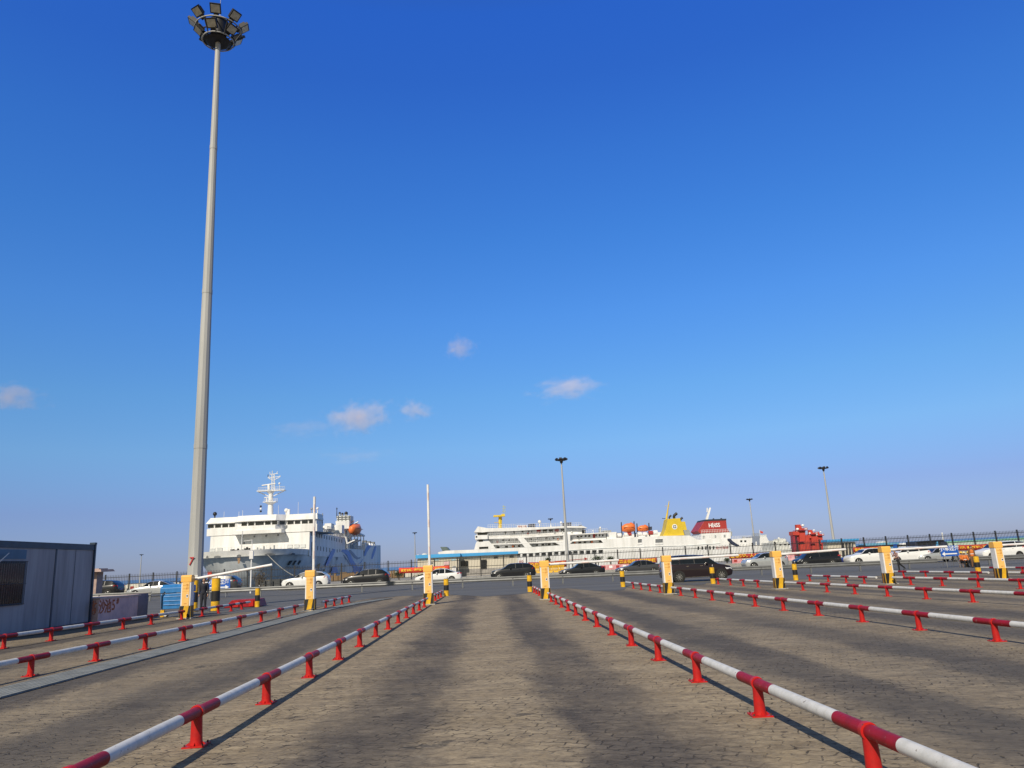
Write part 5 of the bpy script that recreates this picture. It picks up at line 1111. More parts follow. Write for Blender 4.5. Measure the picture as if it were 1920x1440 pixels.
# lower front details: small ports, rails, windlass gear on the forecastle
for px, py in ((454, 1006.5), (477, 1005.8), (499, 1004.8), (521.5, 1003.2)): 
    mb = MB(); p = WY(px, py, YA); mb.bx(W(p.x-.13, YA-.06, p.z-.15), W(p.x+.13, YA, p.z+.15), M_SHADE); mb.build('window', t)
for px, py in ((398, 1032), (412, 1030.5), (543, 1024.5), (556, 1024), (568, 1023.5)):
    mb = MB(); p = WY(px, py, YA); mb.bx(W(p.x-.5, YA-.05, p.z-.34), W(p.x+.5, YA, p.z+.34), M_SHIPG); mb.build('louvre', t)
random.seed(11)
for k in range(9):
    p = WY(432+k*4.2, 1030, 143); mb = MB(); mb.tube(W(p.x, 143, zt-.9), W(p.x+.2, 143, zt+random.uniform(.25, .75)), .2, random.choice((M_DARK, M_SHADE)), n=8); mb.build('windlass', t)
for px, hh in ((483, .55), (489, .3), (495, .7), (507, .4), (514, .8)):
    p = WY(px, 1028, 141.5); mb = MB(); mb.tube(W(p.x, 141.5, zt-.8), W(p.x, 141.5, zt+hh), .13, M_DECK, n=8); mb.build('fairlead', t)
mb = MB(); p = WY(453, 1002, 139); mb.tube(W(p.x, 139.0, zt-.5), W(p.x+.15, 139.0, WY(453, 995, 139).z), .10, M_SHIP, .07, n=6); mb.build('jackstaff', t)
mb = MB(); 
for a, b in ((398, 470), (480, 560)): railing(mb, W(WY(a, 1025, 148).x, 148, zt+.1), W(WY(b, 1025, 148).x, 148, zt+.1), .95, M_SHIP, 12, .04)
mb.build('railing', t)
# mooring ports in the bulwark
def hull_xy(px, level_z=None):
    # point on the bulwark seen at pixel column px
    best = None
    for i in range(2001):
        k = i/1000-1; x, y = station(0, abs(k)); x = x if k > 0 else -x
        d = abs((CX+x)/y-(WY(px, 1035, y).x)/y)
        if best is None or d < best[0]: best = (d, CX+x, y)
    return best[1], best[2]
for px, hw_, hh, rn in ((408, .65, .20, 0), (448.5, .38, .22, 1), (506, .95, .20, 0), (549, .70, .18, 0), (389.5, .25, .3, 0)):
    x, y = hull_xy(px); x2, y2 = hull_xy(px+2); dv = Vector((x2-x, y2-y, 0)).normalized(); nv = Vector((dv.y, -dv.x, 0)); c = Vector((x, y, zt-.95))-o0+nv*.02
    mb = MB(); pts = [c+dv*hw_*math.cos(a)*1.0+Vector((0, 0, hh*math.sin(a))) for a in [2*math.pi*i/14 for i in range(14)]]; mb.prism(pts, M_SHADE, nv*.06); mb.build('mooring_port', t)
    if rn:
        mb = MB(); pts = [c+Vector((0, 0, -.35))+dv*.25, c+Vector((0, 0, -.35))-dv*.25, c+Vector((0, 0, -1.35))-dv*.12+nv*-.0, c+Vector((0, 0, -1.25))+dv*.20]; mb.prism(pts, mat('rust_streak', (.34, .22, .13), .9, var=.2, vs=4), nv*.05); mb.build('rust_streak', t)
# name on the port bow
a, b = hull_xy(541), hull_xy(560)
def hull_at(px, py, k0=.3):
    best = None
    for i in range(60):
        f = i/59; z = z1-3.4*f
        for j in range(120):
            k = .2+.8*j/119; p1_, p2_ = station(1, k), station(2, k); x = p1_[0]*(1-f)+p2_[0]*f; y = p1_[1]*(1-f)+p2_[1]*f
            q = WY(px, py, y); d = (q.x-CX-x)**2+(q.z-z)**2
            if best is None or d < best[0]: best = (d, CX+x, y, z)
    return Vector(best[1:])
for s_, pxs, py0, sz_ in (('铜鼓岭', (542, 551, 560), 1056, 1.0), ('TONGGULING', tuple(536+2.7*i for i in range(10)), 1063.5, .36)):
    for i, ch_ in enumerate(s_):
        c0 = hull_at(pxs[i], py0-.3*i*(1 if sz_ > .5 else .12)); c1 = hull_at(pxs[i]+4, py0-.2); c2 = hull_at(pxs[i], py0-5)
        ux = (c1-c0).normalized(); uz = (c2-c0).normalized(); nn_ = ux.cross(uz).normalized(); uy = nn_.cross(ux)
        mt_ = Matrix((ux, uy, nn_)).transposed(); text(ch_, sz_, M_DARK, t, c0-o0+nn_*.06, mt_.to_euler(), extrude=.02, shear=.2, bold=.02 if sz_ > .5 else 0, align='CENTER')
# blue ribbons, ochre leaves and ports along the side
M_RIB = mat('ribbon_blue', (.13, .26, .62), .5, var=.06, vs=.6); M_RIBG = mat('ribbon_grey', (.22, .25, .36), .5, var=.05); M_OCH = mat('ochre_leaf', (.42, .28, .08), .7, var=.2, vs=2)
def ribbon(pts, m, name='ribbon'):
    # pts: list of (px_left, py, px_right, py) cross sections seen on the side plane
    mb = MB(); vs = []
    for a, b, c, d in pts: vs += [WX(a, b, SX+.02)-o0, WX(c, d, SX+.02)-o0]
    n = len(pts); vv = vs+[v+Vector((.06, 0, 0)) for v in vs]; k = 2*n
    fs = [(2*i, 2*i+1, 2*i+3, 2*i+2) for i in range(n-1)]+[(k+2*i, k+2*i+2, k+2*i+3, k+2*i+1) for i in range(n-1)]
    fs += [(0, 2, 2+k, k)]; mb.add(vv, fs, m); return mb.build(name, t)
ribbon([(610, 1061, 614, 1061), (613, 1052, 619, 1052), (616, 1044, 623, 1045), (620, 1034, 627, 1036), (625, 1029, 628.6, 1030.4)], M_RIB)
ribbon([(640, 1034, 642, 1030.4), (645, 1037, 648, 1030.4), (650, 1041, 654, 1033), (653, 1049, 658, 1041), (657, 1057, 662, 1051), (662, 1065, 668, 1060), (668, 1072, 672, 1065), (676, 1072, 674, 1066), (681, 1060, 680, 1060)], M_RIB)
ribbon([(654, 1031, 657, 1031), (658, 1038, 662, 1036), (663, 1045, 667, 1042), (669, 1049, 671, 1045.5), (675, 1047, 676, 1044.5)], M_RIBG)
ribbon([(672, 1058, 673, 1056.4), (676, 1056, 677, 1053), (679.6, 1050, 681, 1047)], M_RIB)
ribbon([(643, 1040, 644.4, 1040), (648, 1047, 649.6, 1047), (652, 1054, 654, 1054), (656, 1061, 658, 1061)], M_RIBG)
ribbon([(682, 1042, 685, 1042), (683.6, 1034, 688, 1035), (686.4, 1027, 692, 1029), (691, 1021.6, 696.6, 1023)], M_RIB)
ribbon([(696, 1048, 698, 1048), (697, 1040, 701.4, 1040), (699.6, 1032, 704, 1032), (702.8, 1024, 705.4, 1025)], M_RIB)
ribbon([(620, 1075, 634, 1074), (624, 1063, 631, 1062.4)], M_RIB); ribbon([(660, 1076, 678, 1074), (664, 1064, 679, 1062)], M_RIB)
for a, b, c, d in ((586, 1055, 591, 1050), (596, 1064, 600, 1056), (605, 1073, 609, 1066)): ribbon([(a, b, a+.6, b+.4), ((a+c)/2-1.4, (b+d)/2, (a+c)/2+1.8, (b+d)/2), (c-.5, d, c, d)], M_OCH, 'leaf_mark')
def port(px, py, w_, h_, m=M_SHADE): 
    p = WX(px, py, SX); mb = MB(); mb.bx(Vector((SX+.01, p.y-w_/2, p.z-h_/2))-o0, Vector((SX+.05, p.y+w_/2, p.z+h_/2))-o0, m); mb.build('side_window', t)
for k in range(13): f = k/12; port(584.5+56*f, 1001.3+13.4*f, .55, .75)
for k in range(6): port(595.5+5.6*k, 1027.8+.9*k, .42, .9)
port(584.8, 1024, .9, 1.6, M_DECK); port(584.8, 1034, .9, 1.6, M_DECK); port(682.2, 1038, 1.2, 1.5, M_NVY)
for px, py in ((632, 1033), (637, 1032), (632, 1047)): port(px, py, .5, .7)
# bridge wing underside gallery and stairs at the right
mb = MB(); xq = xr; mb.bx(W(SX-.5, YA+5.6, zTop-.1), W(xq+1.0, YA+12, zTop+.12), M_DECK); railing(mb, W(xq+.9, YA+5.7, zTop+.12), W(xq+.9, YA+12, zTop+.12), 1.1, M_DECK, 6, .04); mb.build('wing_gallery', t)
mb = MB(); mb.tube(W(xr-.3, YA+6.4, zTop), W(xr-.3, YA+6.4, zW1+.3), .10, M_DECK, n=6)
for k in range(6): mb.tube(W(xr-1.2, YA+6.4, zTop+k*.7), W(xr-.1, YA+6.4, zTop+k*.7), .05, M_DECK, n=5)
mb.build('ladder', t)
# upper deck behind the bridge
zU = zTop+.02
def A3(px, py, y): return WY(px, py, y)
mb = MB(); mb.prism([W(SX-.9, YA+12, zU), W(SX-.9, YA+34, zU-.3), W(SX-.9, YA+34, zU+.6), W(SX-.9, YA+12, zU+1.0)], M_SHIP, (-16, 0, 0)); mb.build('sun_deck', t)
def dbox(pa, ya, pb, yb, y, d, m, name, parent=None, tp=None):
    a, b = WY(pa, ya, y), WY(pb, yb, y); mb = MB(); mb.box(W((a.x+b.x)/2, y+d/2, (a.z+b.z)/2), (b.x-a.x, d, a.z-b.z), m, top=tp); return mb.build(name, parent or t)
dbox(608.5, 992, 621, 981, 168, 3.5, M_SHIP, 'deck_locker'); dbox(627.5, 1000, 641, 984, 173, 3, M_SHIP, 'deck_locker')
dbox(629, 992, 655, 976, 180, 6, M_SHIP, 'funnel', tp=(.92, .9)); fo = t.children[-1]
dbox(631.5, 977, 657, 966.5, 181, 4, M_SHIPG, 'funnel_top', fo); 
for px, py, r in ((637, 964.5, .3), (642, 966, .3), (649, 965, .45)):
    mb = MB(); p = WY(px, py, 182)-o0; mb.tube(p-Vector((0, 0, 1.4)), p+Vector((0, 0, .2)), r*.8, M_DECK, n=8); mb.sphere(p+Vector((0, 0, .3)), r, M_DARK, 8, 6); mb.build('exhaust', fo)
mb = MB()
for px in (634, 641, 648, 655): mb.tube(WY(px, 977, 180.9)-o0, WY(px, 967, 180.9)-o0, .12, M_SHADE, n=5)
for py in (970, 974): mb.tube(WY(632, py, 180.9)-o0, WY(657, py-1.2, 180.9)-o0, .1, M_SHADE, n=5)
mb.build('funnel_frame', fo)
mb = MB(); mb.tube(WY(631.6, 972, 183)-o0, WY(631.6, 951, 183)-o0, .14, M_DARK, .05, n=6); mb.sphere(WY(631.6, 954, 183)-o0, .18, M_DARK, 6, 5); mb.build('aft_pole', t)
lb = WY(661, 992.5, 184)+Vector((.5, 0, 0)); lifeboat(lb-o0, 8.0, 3.1, 2.9, t, axis='y')
for dy, px in ((-1.5, 0), (4.0, 0)):
    mb = MB(); p = lb-o0; mb.tube(p+Vector((-1.5, dy, -3.4)), p+Vector((-2.3, dy, .6)), .22, M_SHIP, n=6); mb.tube(p+Vector((-2.3, dy, .6)), p+Vector((.2, dy, 2.0)), .24, M_SHIP, .15, n=6); mb.tube(p+Vector((-1.5, dy, -3.4)), p+Vector((.9, dy, -2.4)), .2, M_SHIP, n=6); mb.build('davit', t)
random.seed(5)
for k in range(20):
    px = random.uniform(650, 683); y = random.uniform(188, 214); base = WX(px, 1028, SX).z
    mb = MB(); x = SX-random.uniform(.5, 3.5); hh = random.uniform(1.0, 3.6)*(1 if px < 672 else .7); mb.box(W(x, y, pB.z+hh/2), (random.uniform(.4, 1.6), random.uniform(.5, 2), hh), random.choice((M_SHIP, M_SHIP, M_DECK, M_SHADE, M_SHIPG))); mb.build('deck_gear', t)
mb = MB(); mb.prism([W(SX-.4, 187, pB.z+5.2), W(SX-.4, 219, pB.z+3.9), W(SX-.4, 219, pB.z+4.3), W(SX-.4, 187, pB.z+5.7)], M_SHIP, (-15, 0, 0)); mb.build('boat_deck', t)
for k in range(7): 
    mb = MB(); y = 189+k*4.8; mb.tube(W(SX-.6, y, pB.z-.2), W(SX-.6, y, pB.z+5.2-k*.2), .13, M_SHIP, n=6); mb.build('stanchion', t)
for k in range(5):
    y = 222+k*4.6; mb = MB(); mb.tube(W(SX-1.2, y-1, pD.z+.5), W(SX-1.2, y+1, pD.z+.5), .6, M_CRM if 0 else M_SHIP, n=10); mb.build('raft_canister', t)
for k in range(3):
    y = 224+k*8; mb = MB(); mb.box(W(SX-1.4, y, pD.z+.8), (1.2, 1.4, 1.6), M_SHADE); mb.build('winch', t)
mb = MB(); railing(mb, W(SX-.2, YA+12, zU), W(SX-.2, pA.y, pA.z), 1.0, M_SHIP, 14, .04); railing(mb, W(SX-.2, pB.y, pB.z), W(SX-.2, pC.y, pC.z), 1.0, M_SHIP, 14, .04); mb.build('railing', t)
# main mast
YM = 154.0
def m3(px, py, y=YM): return WY(px, py, y)-o0
mb = MB(); mb.tube(m3(506.8, 968), m3(508, 925), .60, M_SHIP, .42, n=14)
mb.tube(m3(507, 945.6), m3(507, 941.8), .60, M_SHIP, 1.15, n=16); mb.tube(m3(507.4, 925.4), m3(507.6, 920.2), .45, M_SHIP, .95, n=14)
mb.build('mast_column', t); mc = t.children[-1]
mb = MB(); mb.box(m3(509, 920.2), (5.5, 1.6, .16), M_SHIP); railing(mb, m3(484, 922, YM-.8), m3(534, 919.4, YM-.8), .8, M_SHIP, 14, .03); railing(mb, m3(484, 922, YM+.8), m3(534, 919.4, YM+.8), .8, M_SHIP, 14, .03)
mb.tube(m3(484, 922), m3(503, 930), .09, M_SHIP, n=5); mb.tube(m3(534, 919.8), m3(513, 930), .09, M_SHIP, n=5); mb.box(m3(507, 941.4), (2.6, 1.6, .12), M_SHIP); railing(mb, m3(495, 941.5, YM-.8), m3(520, 940.3, YM-.8), .6, M_SHIP, 8, .03)
mb.build('platform', mc)
mb = MB()
for px in (510.0, 514.6): mb.tube(m3(px, 920), m3(px-.3, 889), .085, M_SHIP, n=6)
for k in range(9): mb.tube(m3(510, 918-k*3.3), m3(514.6, 916-k*3.3), .05, M_SHIP, n=5)
for (a, b), (c, d) in (((502, 896), (526, 893.6)), ((506, 889.6), (521, 888)), ((504, 897), (512, 900)), ((524, 895), (514, 900)), ((503.6, 896), (505, 892)), ((510.6, 889), (510.6, 882.6)), ((519, 888.4), (520.4, 884)), ((506.6, 889.4), (506, 885)), ((524.6, 894), (525.4, 891))): mb.tube(m3(a, b), m3(c, d), .07, M_SHIP, n=5)
mb.build('lattice_top', mc)
mb = MB(); mb.tube(m3(491, 910.4), m3(516.6, 906.6), .13, M_SHIP, n=6); mb.tube(m3(504, 909), m3(504, 919), .28, M_SHIP, n=8); mb.sphere(m3(504, 911.4), .25, M_SHIP, 8, 6); mb.build('radar', mc)
mb = MB(); mb.tube(m3(495.4, 933.2), m3(505, 932), .10, M_SHIP, n=6); mb.tube(m3(500, 934), m3(500, 941), .12, M_SHIP, n=6); mb.build('radar', mc)
mb = MB(); mb.sphere(m3(524, 906.6), .22, M_SHIP, 8, 6); mb.tube(m3(524, 907), m3(524, 919), .05, M_SHIP, n=5); mb.build('antenna', mc)
mb = MB(); mb.box(m3(502.6, 892), (.12, .12, .5), M_NVY); mb.build('signal_lamp', mc)
for px, py, r, m in ((537, 957, .42, M_SHIP), (403, 963.6, .40, M_DARK), (584.5, 954, .24, M_DECK), (595.4, 953.4, .27, M_SHIP)):
    mb = MB(); p = m3(px, py, 152.5); mb.sphere(p, r, m, 12, 8); mb.tube(p-Vector((0, 0, 1.2)), p, r*.35, m, n=6); mb.build('searchlight' if m is M_DARK else 'radome', t)
mb = MB(); mb.box(m3(541, 960, 152.5), (.5, .5, 1.1), M_SHIP); mb.build('locker', t)
mb = MB()
for px, py, h_ in ((420, 967, .8), (455, 962, .6), (559, 962, 2.2), (448, 964, .5), (522, 958, 1.1)): p = m3(px, py, 151.5); mb.tube(p-Vector((0, 0, .6)), p+Vector((0, 0, h_)), .035, M_SHIP, n=5)
for k, m in enumerate((M_DARK, M_SW, M_DARK)): p = m3(489, 959.4-k*-4, 151.6); mb.sphere(m3(489, 949.5+k*4.6, 151.6), .22, m, 8, 6)
mb.tube(m3(489, 962, 151.6), m3(489.6, 946, 151.6), .03, M_SHIP, n=5); mb.build('aerial', t)
# mooring line from the bow to the quay
a = hull_xy(502); A_ = Vector((a[0], a[1], zt-1.0)); B_ = Vector((WY(572, 1094, 117).x, 117.2, .25)); mb = MB(); pts = []
for i in range(13): f = i/12; p = A_.lerp(B_, f); p.z -= 1.2*math.sin(math.pi*f)*.5; pts.append(p-A_)
mb.path(pts, .075, mat('mooring_rope', (.30, .30, .29), .9, var=.2), n=6); o = mb.build('mooring_line', loc=A_); tag(o, 'grey mooring line running from the bow of the left ferry down to the quay', 'rope')

# ------------------------------------------------------------------ jetty wall with timber fenders
M_TIM = mat('stained_timber', (.30, .19, .09), .9, var=.3, vs=1.5, streak=True, dirt=(.12, .08, .05)); M_DSW = mat('dark_sheet_piling', (.085, .09, .095), .85, var=.25, vs=.6)
YJ = 118.2; xj0, xj1 = WY(478, 1090, YJ).x, WY(758, 1080, YJ).x
t = thing('jetty_wall', ((xj0+xj1)/2, YJ+.6, -2.5), 'low jetty wall with brown stained timber fenders in front of the left ferry', 'jetty')
bxx = t.location.x; mb = MB(); mb.bx((xj0-bxx, -.5, 0), (xj1-bxx, .5, 3.15), M_DSW); mb.build('wall', t)
fm = MB(); fm.box((0, 0, 1.55), (.34, .30, 3.3), M_TIM); FMM = [fm.mesh('fender')]
fm = MB(); fm.box((0, 0, 1.45), (.28, .30, 3.1), M_TIM); FMM.append(fm.mesh('fender'))
fm = MB(); fm.box((0, 0, 1.25), (.22, .30, 2.9), M_DSW); FMM.append(fm.mesh('fender'))
x = xj0+.4; random.seed(9)
xm = WY(592, 1090, YJ).x
while x < xj1:
    br_ = x > xm; m = random.choice(FMM[:2]) if br_ else FMM[2]
    o = bpy.data.objects.new('fender', m); COL.objects.link(o); o.parent = t; o.location = (x-bxx, -.68, random.uniform(.2, .55)); x += random.uniform(.30, .44) if br_ else 1.1

# ------------------------------------------------------------------ cream quay buildings
M_CRE = mat('cream_wall', (.62, .57, .47), .85, var=.06, vs=.8, streak=True); M_ROOF = mat('blue_roof_sheet', (.055, .33, .68), .5, var=.05, vs=.5); M_GRW = mat('grey_plinth', (.36, .34, .32), .9, var=.12)
YQ = 101.0
t = thing('quay_building', (WY(876, 1060, YQ).x, YQ+3, -.08), 'long low cream building with a sky blue roof edge in front of the yellow-funnelled ferry', 'building')
S = PX(t, YQ)
def sl(pts, m, y, d, name, parent=None, bevel=0): return S.slab(pts, m, y, d, name=name, parent=parent, bevel=bevel)
sl([(783, 1047), (860, 1043.3), (860, 1085), (783, 1089)], M_CRE, YQ, 6, 'front_block'); sl([(860, 1043.3), (971, 1037.6), (971, 1080), (860, 1085)], M_CRE, YQ+2.2, 4, 'wall')
sl([(860, 1068), (971, 1062.6), (971, 1080.5), (860, 1086)], M_GRW, YQ+2.12, .08, 'plinth')
sl([(779.5, 1040.8), (863, 1037.4), (863, 1043.4), (779.5, 1047.4)], M_ROOF, YQ-.35, 6.9, 'roof'); sl([(863, 1037.4), (972.5, 1033.0), (972.5, 1037.9), (863, 1043.4)], M_ROOF, YQ+1.75, 4.8, 'roof')
def wn_(a, b, c, d, m, y, name='window', inner=None):
    sl([(a, b), (c, b-.048*(c-a)), (c, d-.048*(c-a)), (a, d)], m, y, .06, name)
    w_ = t.children[-1]
    if inner: sl([(a+.6, b+.6), (c-.6, b+.5-.048*(c-a)), (c-.6, d-.6-.048*(c-a)), (a+.6, d-.6)], inner, y-.03, .025, 'pane', w_)
wn_(863, 1052, 877, 1062, M_DARK, YQ+2.1, inner=M_SGL); wn_(925.5, 1043.2, 934, 1046.6, M_SHADE, YQ+2.1, inner=M_SGL); wn_(956, 1041.5, 964, 1045, M_SHADE, YQ+2.1, inner=M_SGL); wn_(832, 1052.8, 843, 1060, M_GRW, YQ-.06, inner=M_PINK); wn_(808, 1054.4, 812, 1057, M_SHADE, YQ-.06)
for a in (790, 814, 846): sl([(a, 1048.5), (a+9, 1048), (a+9, 1050.6), (a, 1051.1)], mat('pale_blue_sign', (.42, .60, .70), .7), YQ-.05, .05, 'sign_plate')
mb = MB()
for k in range(8): mb.tube(S.P(901.5+k*1.45, 1049.8-.05*k, YQ+2.0), S.P(901.5+k*1.45, 1066, YQ+2.0), .035, M_DARK, n=5)
for py in (1050, 1057.6, 1065.6): mb.tube(S.P(901, py+.2, YQ+2.0), S.P(912, py-.3, YQ+2.0), .04, M_DARK, n=5)
mb.build('door_grille', t); wn_(902, 1050.2, 911.6, 1066.5, M_GRW, YQ+2.1, 'door')
sl([(848.5, 1062), (855.5, 1061.6), (855.5, 1073), (848.5, 1073.4)], M_CABW, YQ-1.0, .7, 'cabinet'); sl([(849, 1061.5), (855.5, 1061.2), (855.5, 1063.4), (849, 1063.8)], M_DECK, YQ-1.02, .74, 'cabinet_hood')
mb = MB(); p = S.P(794, 1040.6, YQ+2); mb.sphere(p, .32, M_CRM, 10, 6, (1.4, 1, .8)); mb.sphere(p+Vector((-.9, 0, -.05)), .18, M_CABW, 8, 6); mb.build('roof_vent', t)
YR = 104.0; t = thing('gate_house', (WY(1578, 1030, YR).x, YR+2, -.08), 'small cream gate house with a sky blue roof beside the red loading towers', 'building'); S = PX(t, YR)
sl([(1551.5, 1017.4), (1604, 1015.4), (1606, 1046), (1553, 1048)], M_CRE, YR, 1.4, 'wall'); sl([(1548, 1012.2), (1607, 1009.8), (1607, 1014.6), (1548, 1017.2)], M_ROOF, YR-.5, 2.0, 'roof')
sl([(1577, 1019), (1598, 1018), (1599, 1045), (1579, 1046)], M_SHADE, YR-.05, .05, 'entrance'); 
mb = MB()
for k in range(7): mb.tube(S.P(1579+k*3, 1019, YR-.3), S.P(1580.6+k*3, 1046, YR-.3), .055, M_CRE if k % 2 else M_DARK, n=5)
mb.build('gate_bars', t)

# ------------------------------------------------------------------ red loading towers
M_TW = mat('orange_red_steel', (.52, .055, .035), .55, var=.10, vs=.7); M_TWD = mat('dark_crimson_steel', (.30, .03, .05), .55, var=.1)
def tower(px0, k, Y, lab, dz=0.0):
    t = thing('loading_tower', (WY(px0+18*k, 1040, Y).x, Y+2, -.5), lab, 'loading tower', 'red ferry loading towers'); S = PX(t, Y); q = lambda a, b: (px0+a*k, 1035+b*k+dz)
    A = lambda pts: [q(*p) for p in pts]
    S.slab(A([(13, -40), (17, -44), (22, -44), (24, -38), (26, 8), (15, 8)]), M_TW, Y, 2.4, name='tower', bevel=.03)
    S.slab(A([(1, -38.5), (14, -38.5), (14, -31.5), (1.5, -31.5)]), M_TW, Y+.2, 2.0, name='cross_beam')
    S.slab(A([(1.6, -31.5), (6, -31.5), (9, 8), (5, 8)]), M_TWD, Y+.4, 1.2, name='leg'); S.slab(A([(10.6, -31.5), (13, -31.5), (16, 8), (12.6, 8)]), M_TWD, Y+.6, 1.2, name='leg')
    S.slab(A([(24.5, -30), (33, -29), (34.5, 8), (27, 8)]), M_TW, Y+.3, 2.0, name='machinery_housing', bevel=.03)
    S.slab(A([(11, -19.5), (20, -20), (20, -18.8), (11, -18.3)]), M_TWD, Y-.5, .8, name='platform'); S.slab(A([(11, -41), (26, -41.6), (26, -40.4), (11, -39.8)]), M_TWD, Y-.5, 3.4, name='platform')
    mb = MB()
    for a in (11.5, 14, 17, 20, 23, 25.5): mb.tube(S.P(*q(a, -41), Y-.5), S.P(*q(a, -44.6), Y-.5), .05*k, M_TW, n=5)
    mb.tube(S.P(*q(11.5, -44.2), Y-.5), S.P(*q(25.5, -45), Y-.5), .05*k, M_TW, n=5); mb.build('railing', t)
    mb = MB(); mb.box(S.P(*q(14, -46.5), Y+1), (.9*k, .8, 1.1*k), M_TW); mb.tube(S.P(*q(20, -49), Y+1), S.P(*q(20, -44), Y+1), .12*k, M_TW, n=6); mb.build('sheave_housing', t)
    for a, b in ((21, -50), (27, -43.5), (11, -43)):
        mb = MB(); p = S.P(*q(a, b), Y+.4); mb.sphere(p, .30*k, M_SW, 8, 6, (1.1, .6, .8)); mb.tube(p, S.P(*q(a-1, b+5), Y+.6), .05*k, M_SW, n=5); mb.build('floodlight', t)
tower(1486, 1.0, 150, 'nearest and tallest of the orange-red loading towers beyond the fence'); tower(1511, .80, 168, 'middle one of the three orange-red loading towers', -.8); tower(1525, .72, 182, 'farthest and smallest of the orange-red loading towers', -1.6)

# ------------------------------------------------------------------ distant light masts
def far_mast(pt, pb, Y, w_, lab):
    x = WY(pb[0], pb[1], Y).x; h_ = WY(pt[0], pt[1], Y).z
    t = thing('harbour_light_mast', (x, Y, -.3), lab, 'light mast', 'distant harbour light masts'); h_ += .3
    mb = MB(); mb.tube((0, 0, 0), (0, 0, h_), w_, M_GALV, w_*.35, n=10); mb.build('pole', t)
    s = h_/14; mb = MB(); mb.ring((0, 0, h_-.1*s), .62*s, .06*s, M_LAMP, n=16); mb.tube((0, 0, h_-.5*s), (0, 0, h_+.1*s), .16*s, M_LAMP, .3*s, n=8); mb.build('lamp_frame', t)
    lm = MB(); lm.box((0, 0, 0), (.34*s, .2*s, .24*s), M_LAMP); LMm = lm.mesh('floodlight')
    for k in range(7):
        a = k*2*math.pi/7; o = bpy.data.objects.new('floodlight', LMm); COL.objects.link(o); o.parent = t; o.location = (.70*s*math.cos(a), .70*s*math.sin(a), h_); o.rotation_euler = (R(-35), 0, a+math.pi/2)
far_mast((1056, 861), (1064, 1045), 116, .27, 'slim light mast standing in front of the middle ferry'); far_mast((1545, 877), (1567, 1040), 116, .24, 'slim light mast behind the gate house, right of the red towers')
far_mast((1406.5, 936), (1414, 1010), 240, .34, 'distant light mast above the deck of the red-funnelled ferry'); far_mast((776.5, 999), (778.6, 1050), 200, .22, 'small distant light mast left of the cream building with the blue roof')
far_mast((1031, 973), (1035, 1020), 260, .22, 'distant light mast whose lamps show just above the middle ferry roof'); far_mast((264, 1040), (262, 1092), 200, .2, 'faint distant light mast above the fence at the left')

# ------------------------------------------------------------------ pillar, breakwater, hoardings and small quayside things
Y = 70; x = WY(180, 1110, Y).x; t = thing('gate_pillar', (x-.3, Y, g(x, Y)), 'pinkish pillar with a flat wide cap just right of the portable cabin', 'pillar'); zt_ = WY(180, 1073, Y).z-g(x, Y)
mb = MB(); mb.box((0, 0, zt_/2), (1.1, 1.1, zt_), mat('pinkish_stone', (.40, .29, .26), .85, var=.12, vs=2)); mb.build('shaft', t); mb = MB(); mb.box((0, 0, zt_+.12), (2.5, 2.5, .2), MATS['pinkish_stone'], top=(.9, .9)); mb.box((0, 0, zt_+.26), (1.6, 1.6, .1), MATS['pinkish_stone']); mb.build('cap', t)
M_BW = mat('breakwater_blocks', (.60, .57, .49), .9, var=.2, vs=.25)
t = thing('breakwater', (-60, 236, -2.5), 'low pale breakwater wall on the water behind the fence at the left', 'breakwater'); mb = MB(); random.seed(4); x = -150
while x < -12:
    w_ = random.uniform(4, 9); mb.box((x+60, 0, 1.35+random.uniform(-.1, .15)), (w_-.15, 5, 2.9), M_BW, top=(1, .6)); x += w_
mb.build('wall', t)
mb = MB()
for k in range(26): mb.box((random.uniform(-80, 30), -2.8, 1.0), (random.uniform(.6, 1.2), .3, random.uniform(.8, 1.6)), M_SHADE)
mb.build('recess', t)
Y = 92; p = WY(247.5, 1103, Y); t = thing('notice_board', (p.x, Y, -.08), 'small dark red notice board behind the fence at the left', 'notice board'); mb = MB(); mb.box((0, 0, p.z+.08), (.42, .05, .46), M_FRED); mb.build('panel', t); mb = MB(); mb.tube((0, .05, 0), (0, .05, p.z+.1), .03, M_DECK, n=6); mb.build('leg', t)
# green and white hoarding and boats at the right
M_GRN = mat('green_hoarding', (.22, .50, .36), .7, var=.12, vs=.4); M_PGR = mat('pale_green_hoarding', (.55, .66, .58), .7, var=.12, vs=.4)
YG = 190; a, b = WY(1775, 1012, YG), WY(1990, 1003, YG)
t = thing('site_hoarding', ((a.x+b.x)/2, YG, -2.5), 'long pale green hoarding on the far shore at the right edge', 'hoarding'); L_ = b.x-a.x; z0 = WY(1850, 1021, YG).z+2.5; zm = WY(1850, 1014.6, YG).z+2.5; z9 = WY(1850, 1011.6, YG).z+2.5
mb = MB(); mb.bx((-L_/2, 0, 0), (L_/2, 1, zm), M_PGR); mb.build('lower_panel', t); mb = MB(); mb.bx((-L_/2, -.05, zm), (L_/2, .6, z9), M_GRN); mb.build('upper_panel', t)
t = thing('dark_truck', (WY(1748, 1022, 108).x, 108, -.08), 'dark long-bodied truck behind the fence, right of the walking person', 'truck'); S = PX(t, 106.5)
sl([(1716, 1016.6), (1769, 1013.2), (1777, 1018), (1779, 1027), (1716, 1030)], M_NVY, 106.5, 2.5, 'body', bevel=.05); sl([(1718, 1015.4), (1768, 1012), (1770, 1013.6), (1718, 1017)], M_DARK, 106.3, 2.9, 'roof')
for k in range(5): sl([(1721+k*9, 1018.4-k*.5), (1727.6+k*9, 1018-k*.5), (1727.6+k*9, 1021.6-k*.5), (1721+k*9, 1022-k*.5)], M_SGL, 106.44, .06, 'window')
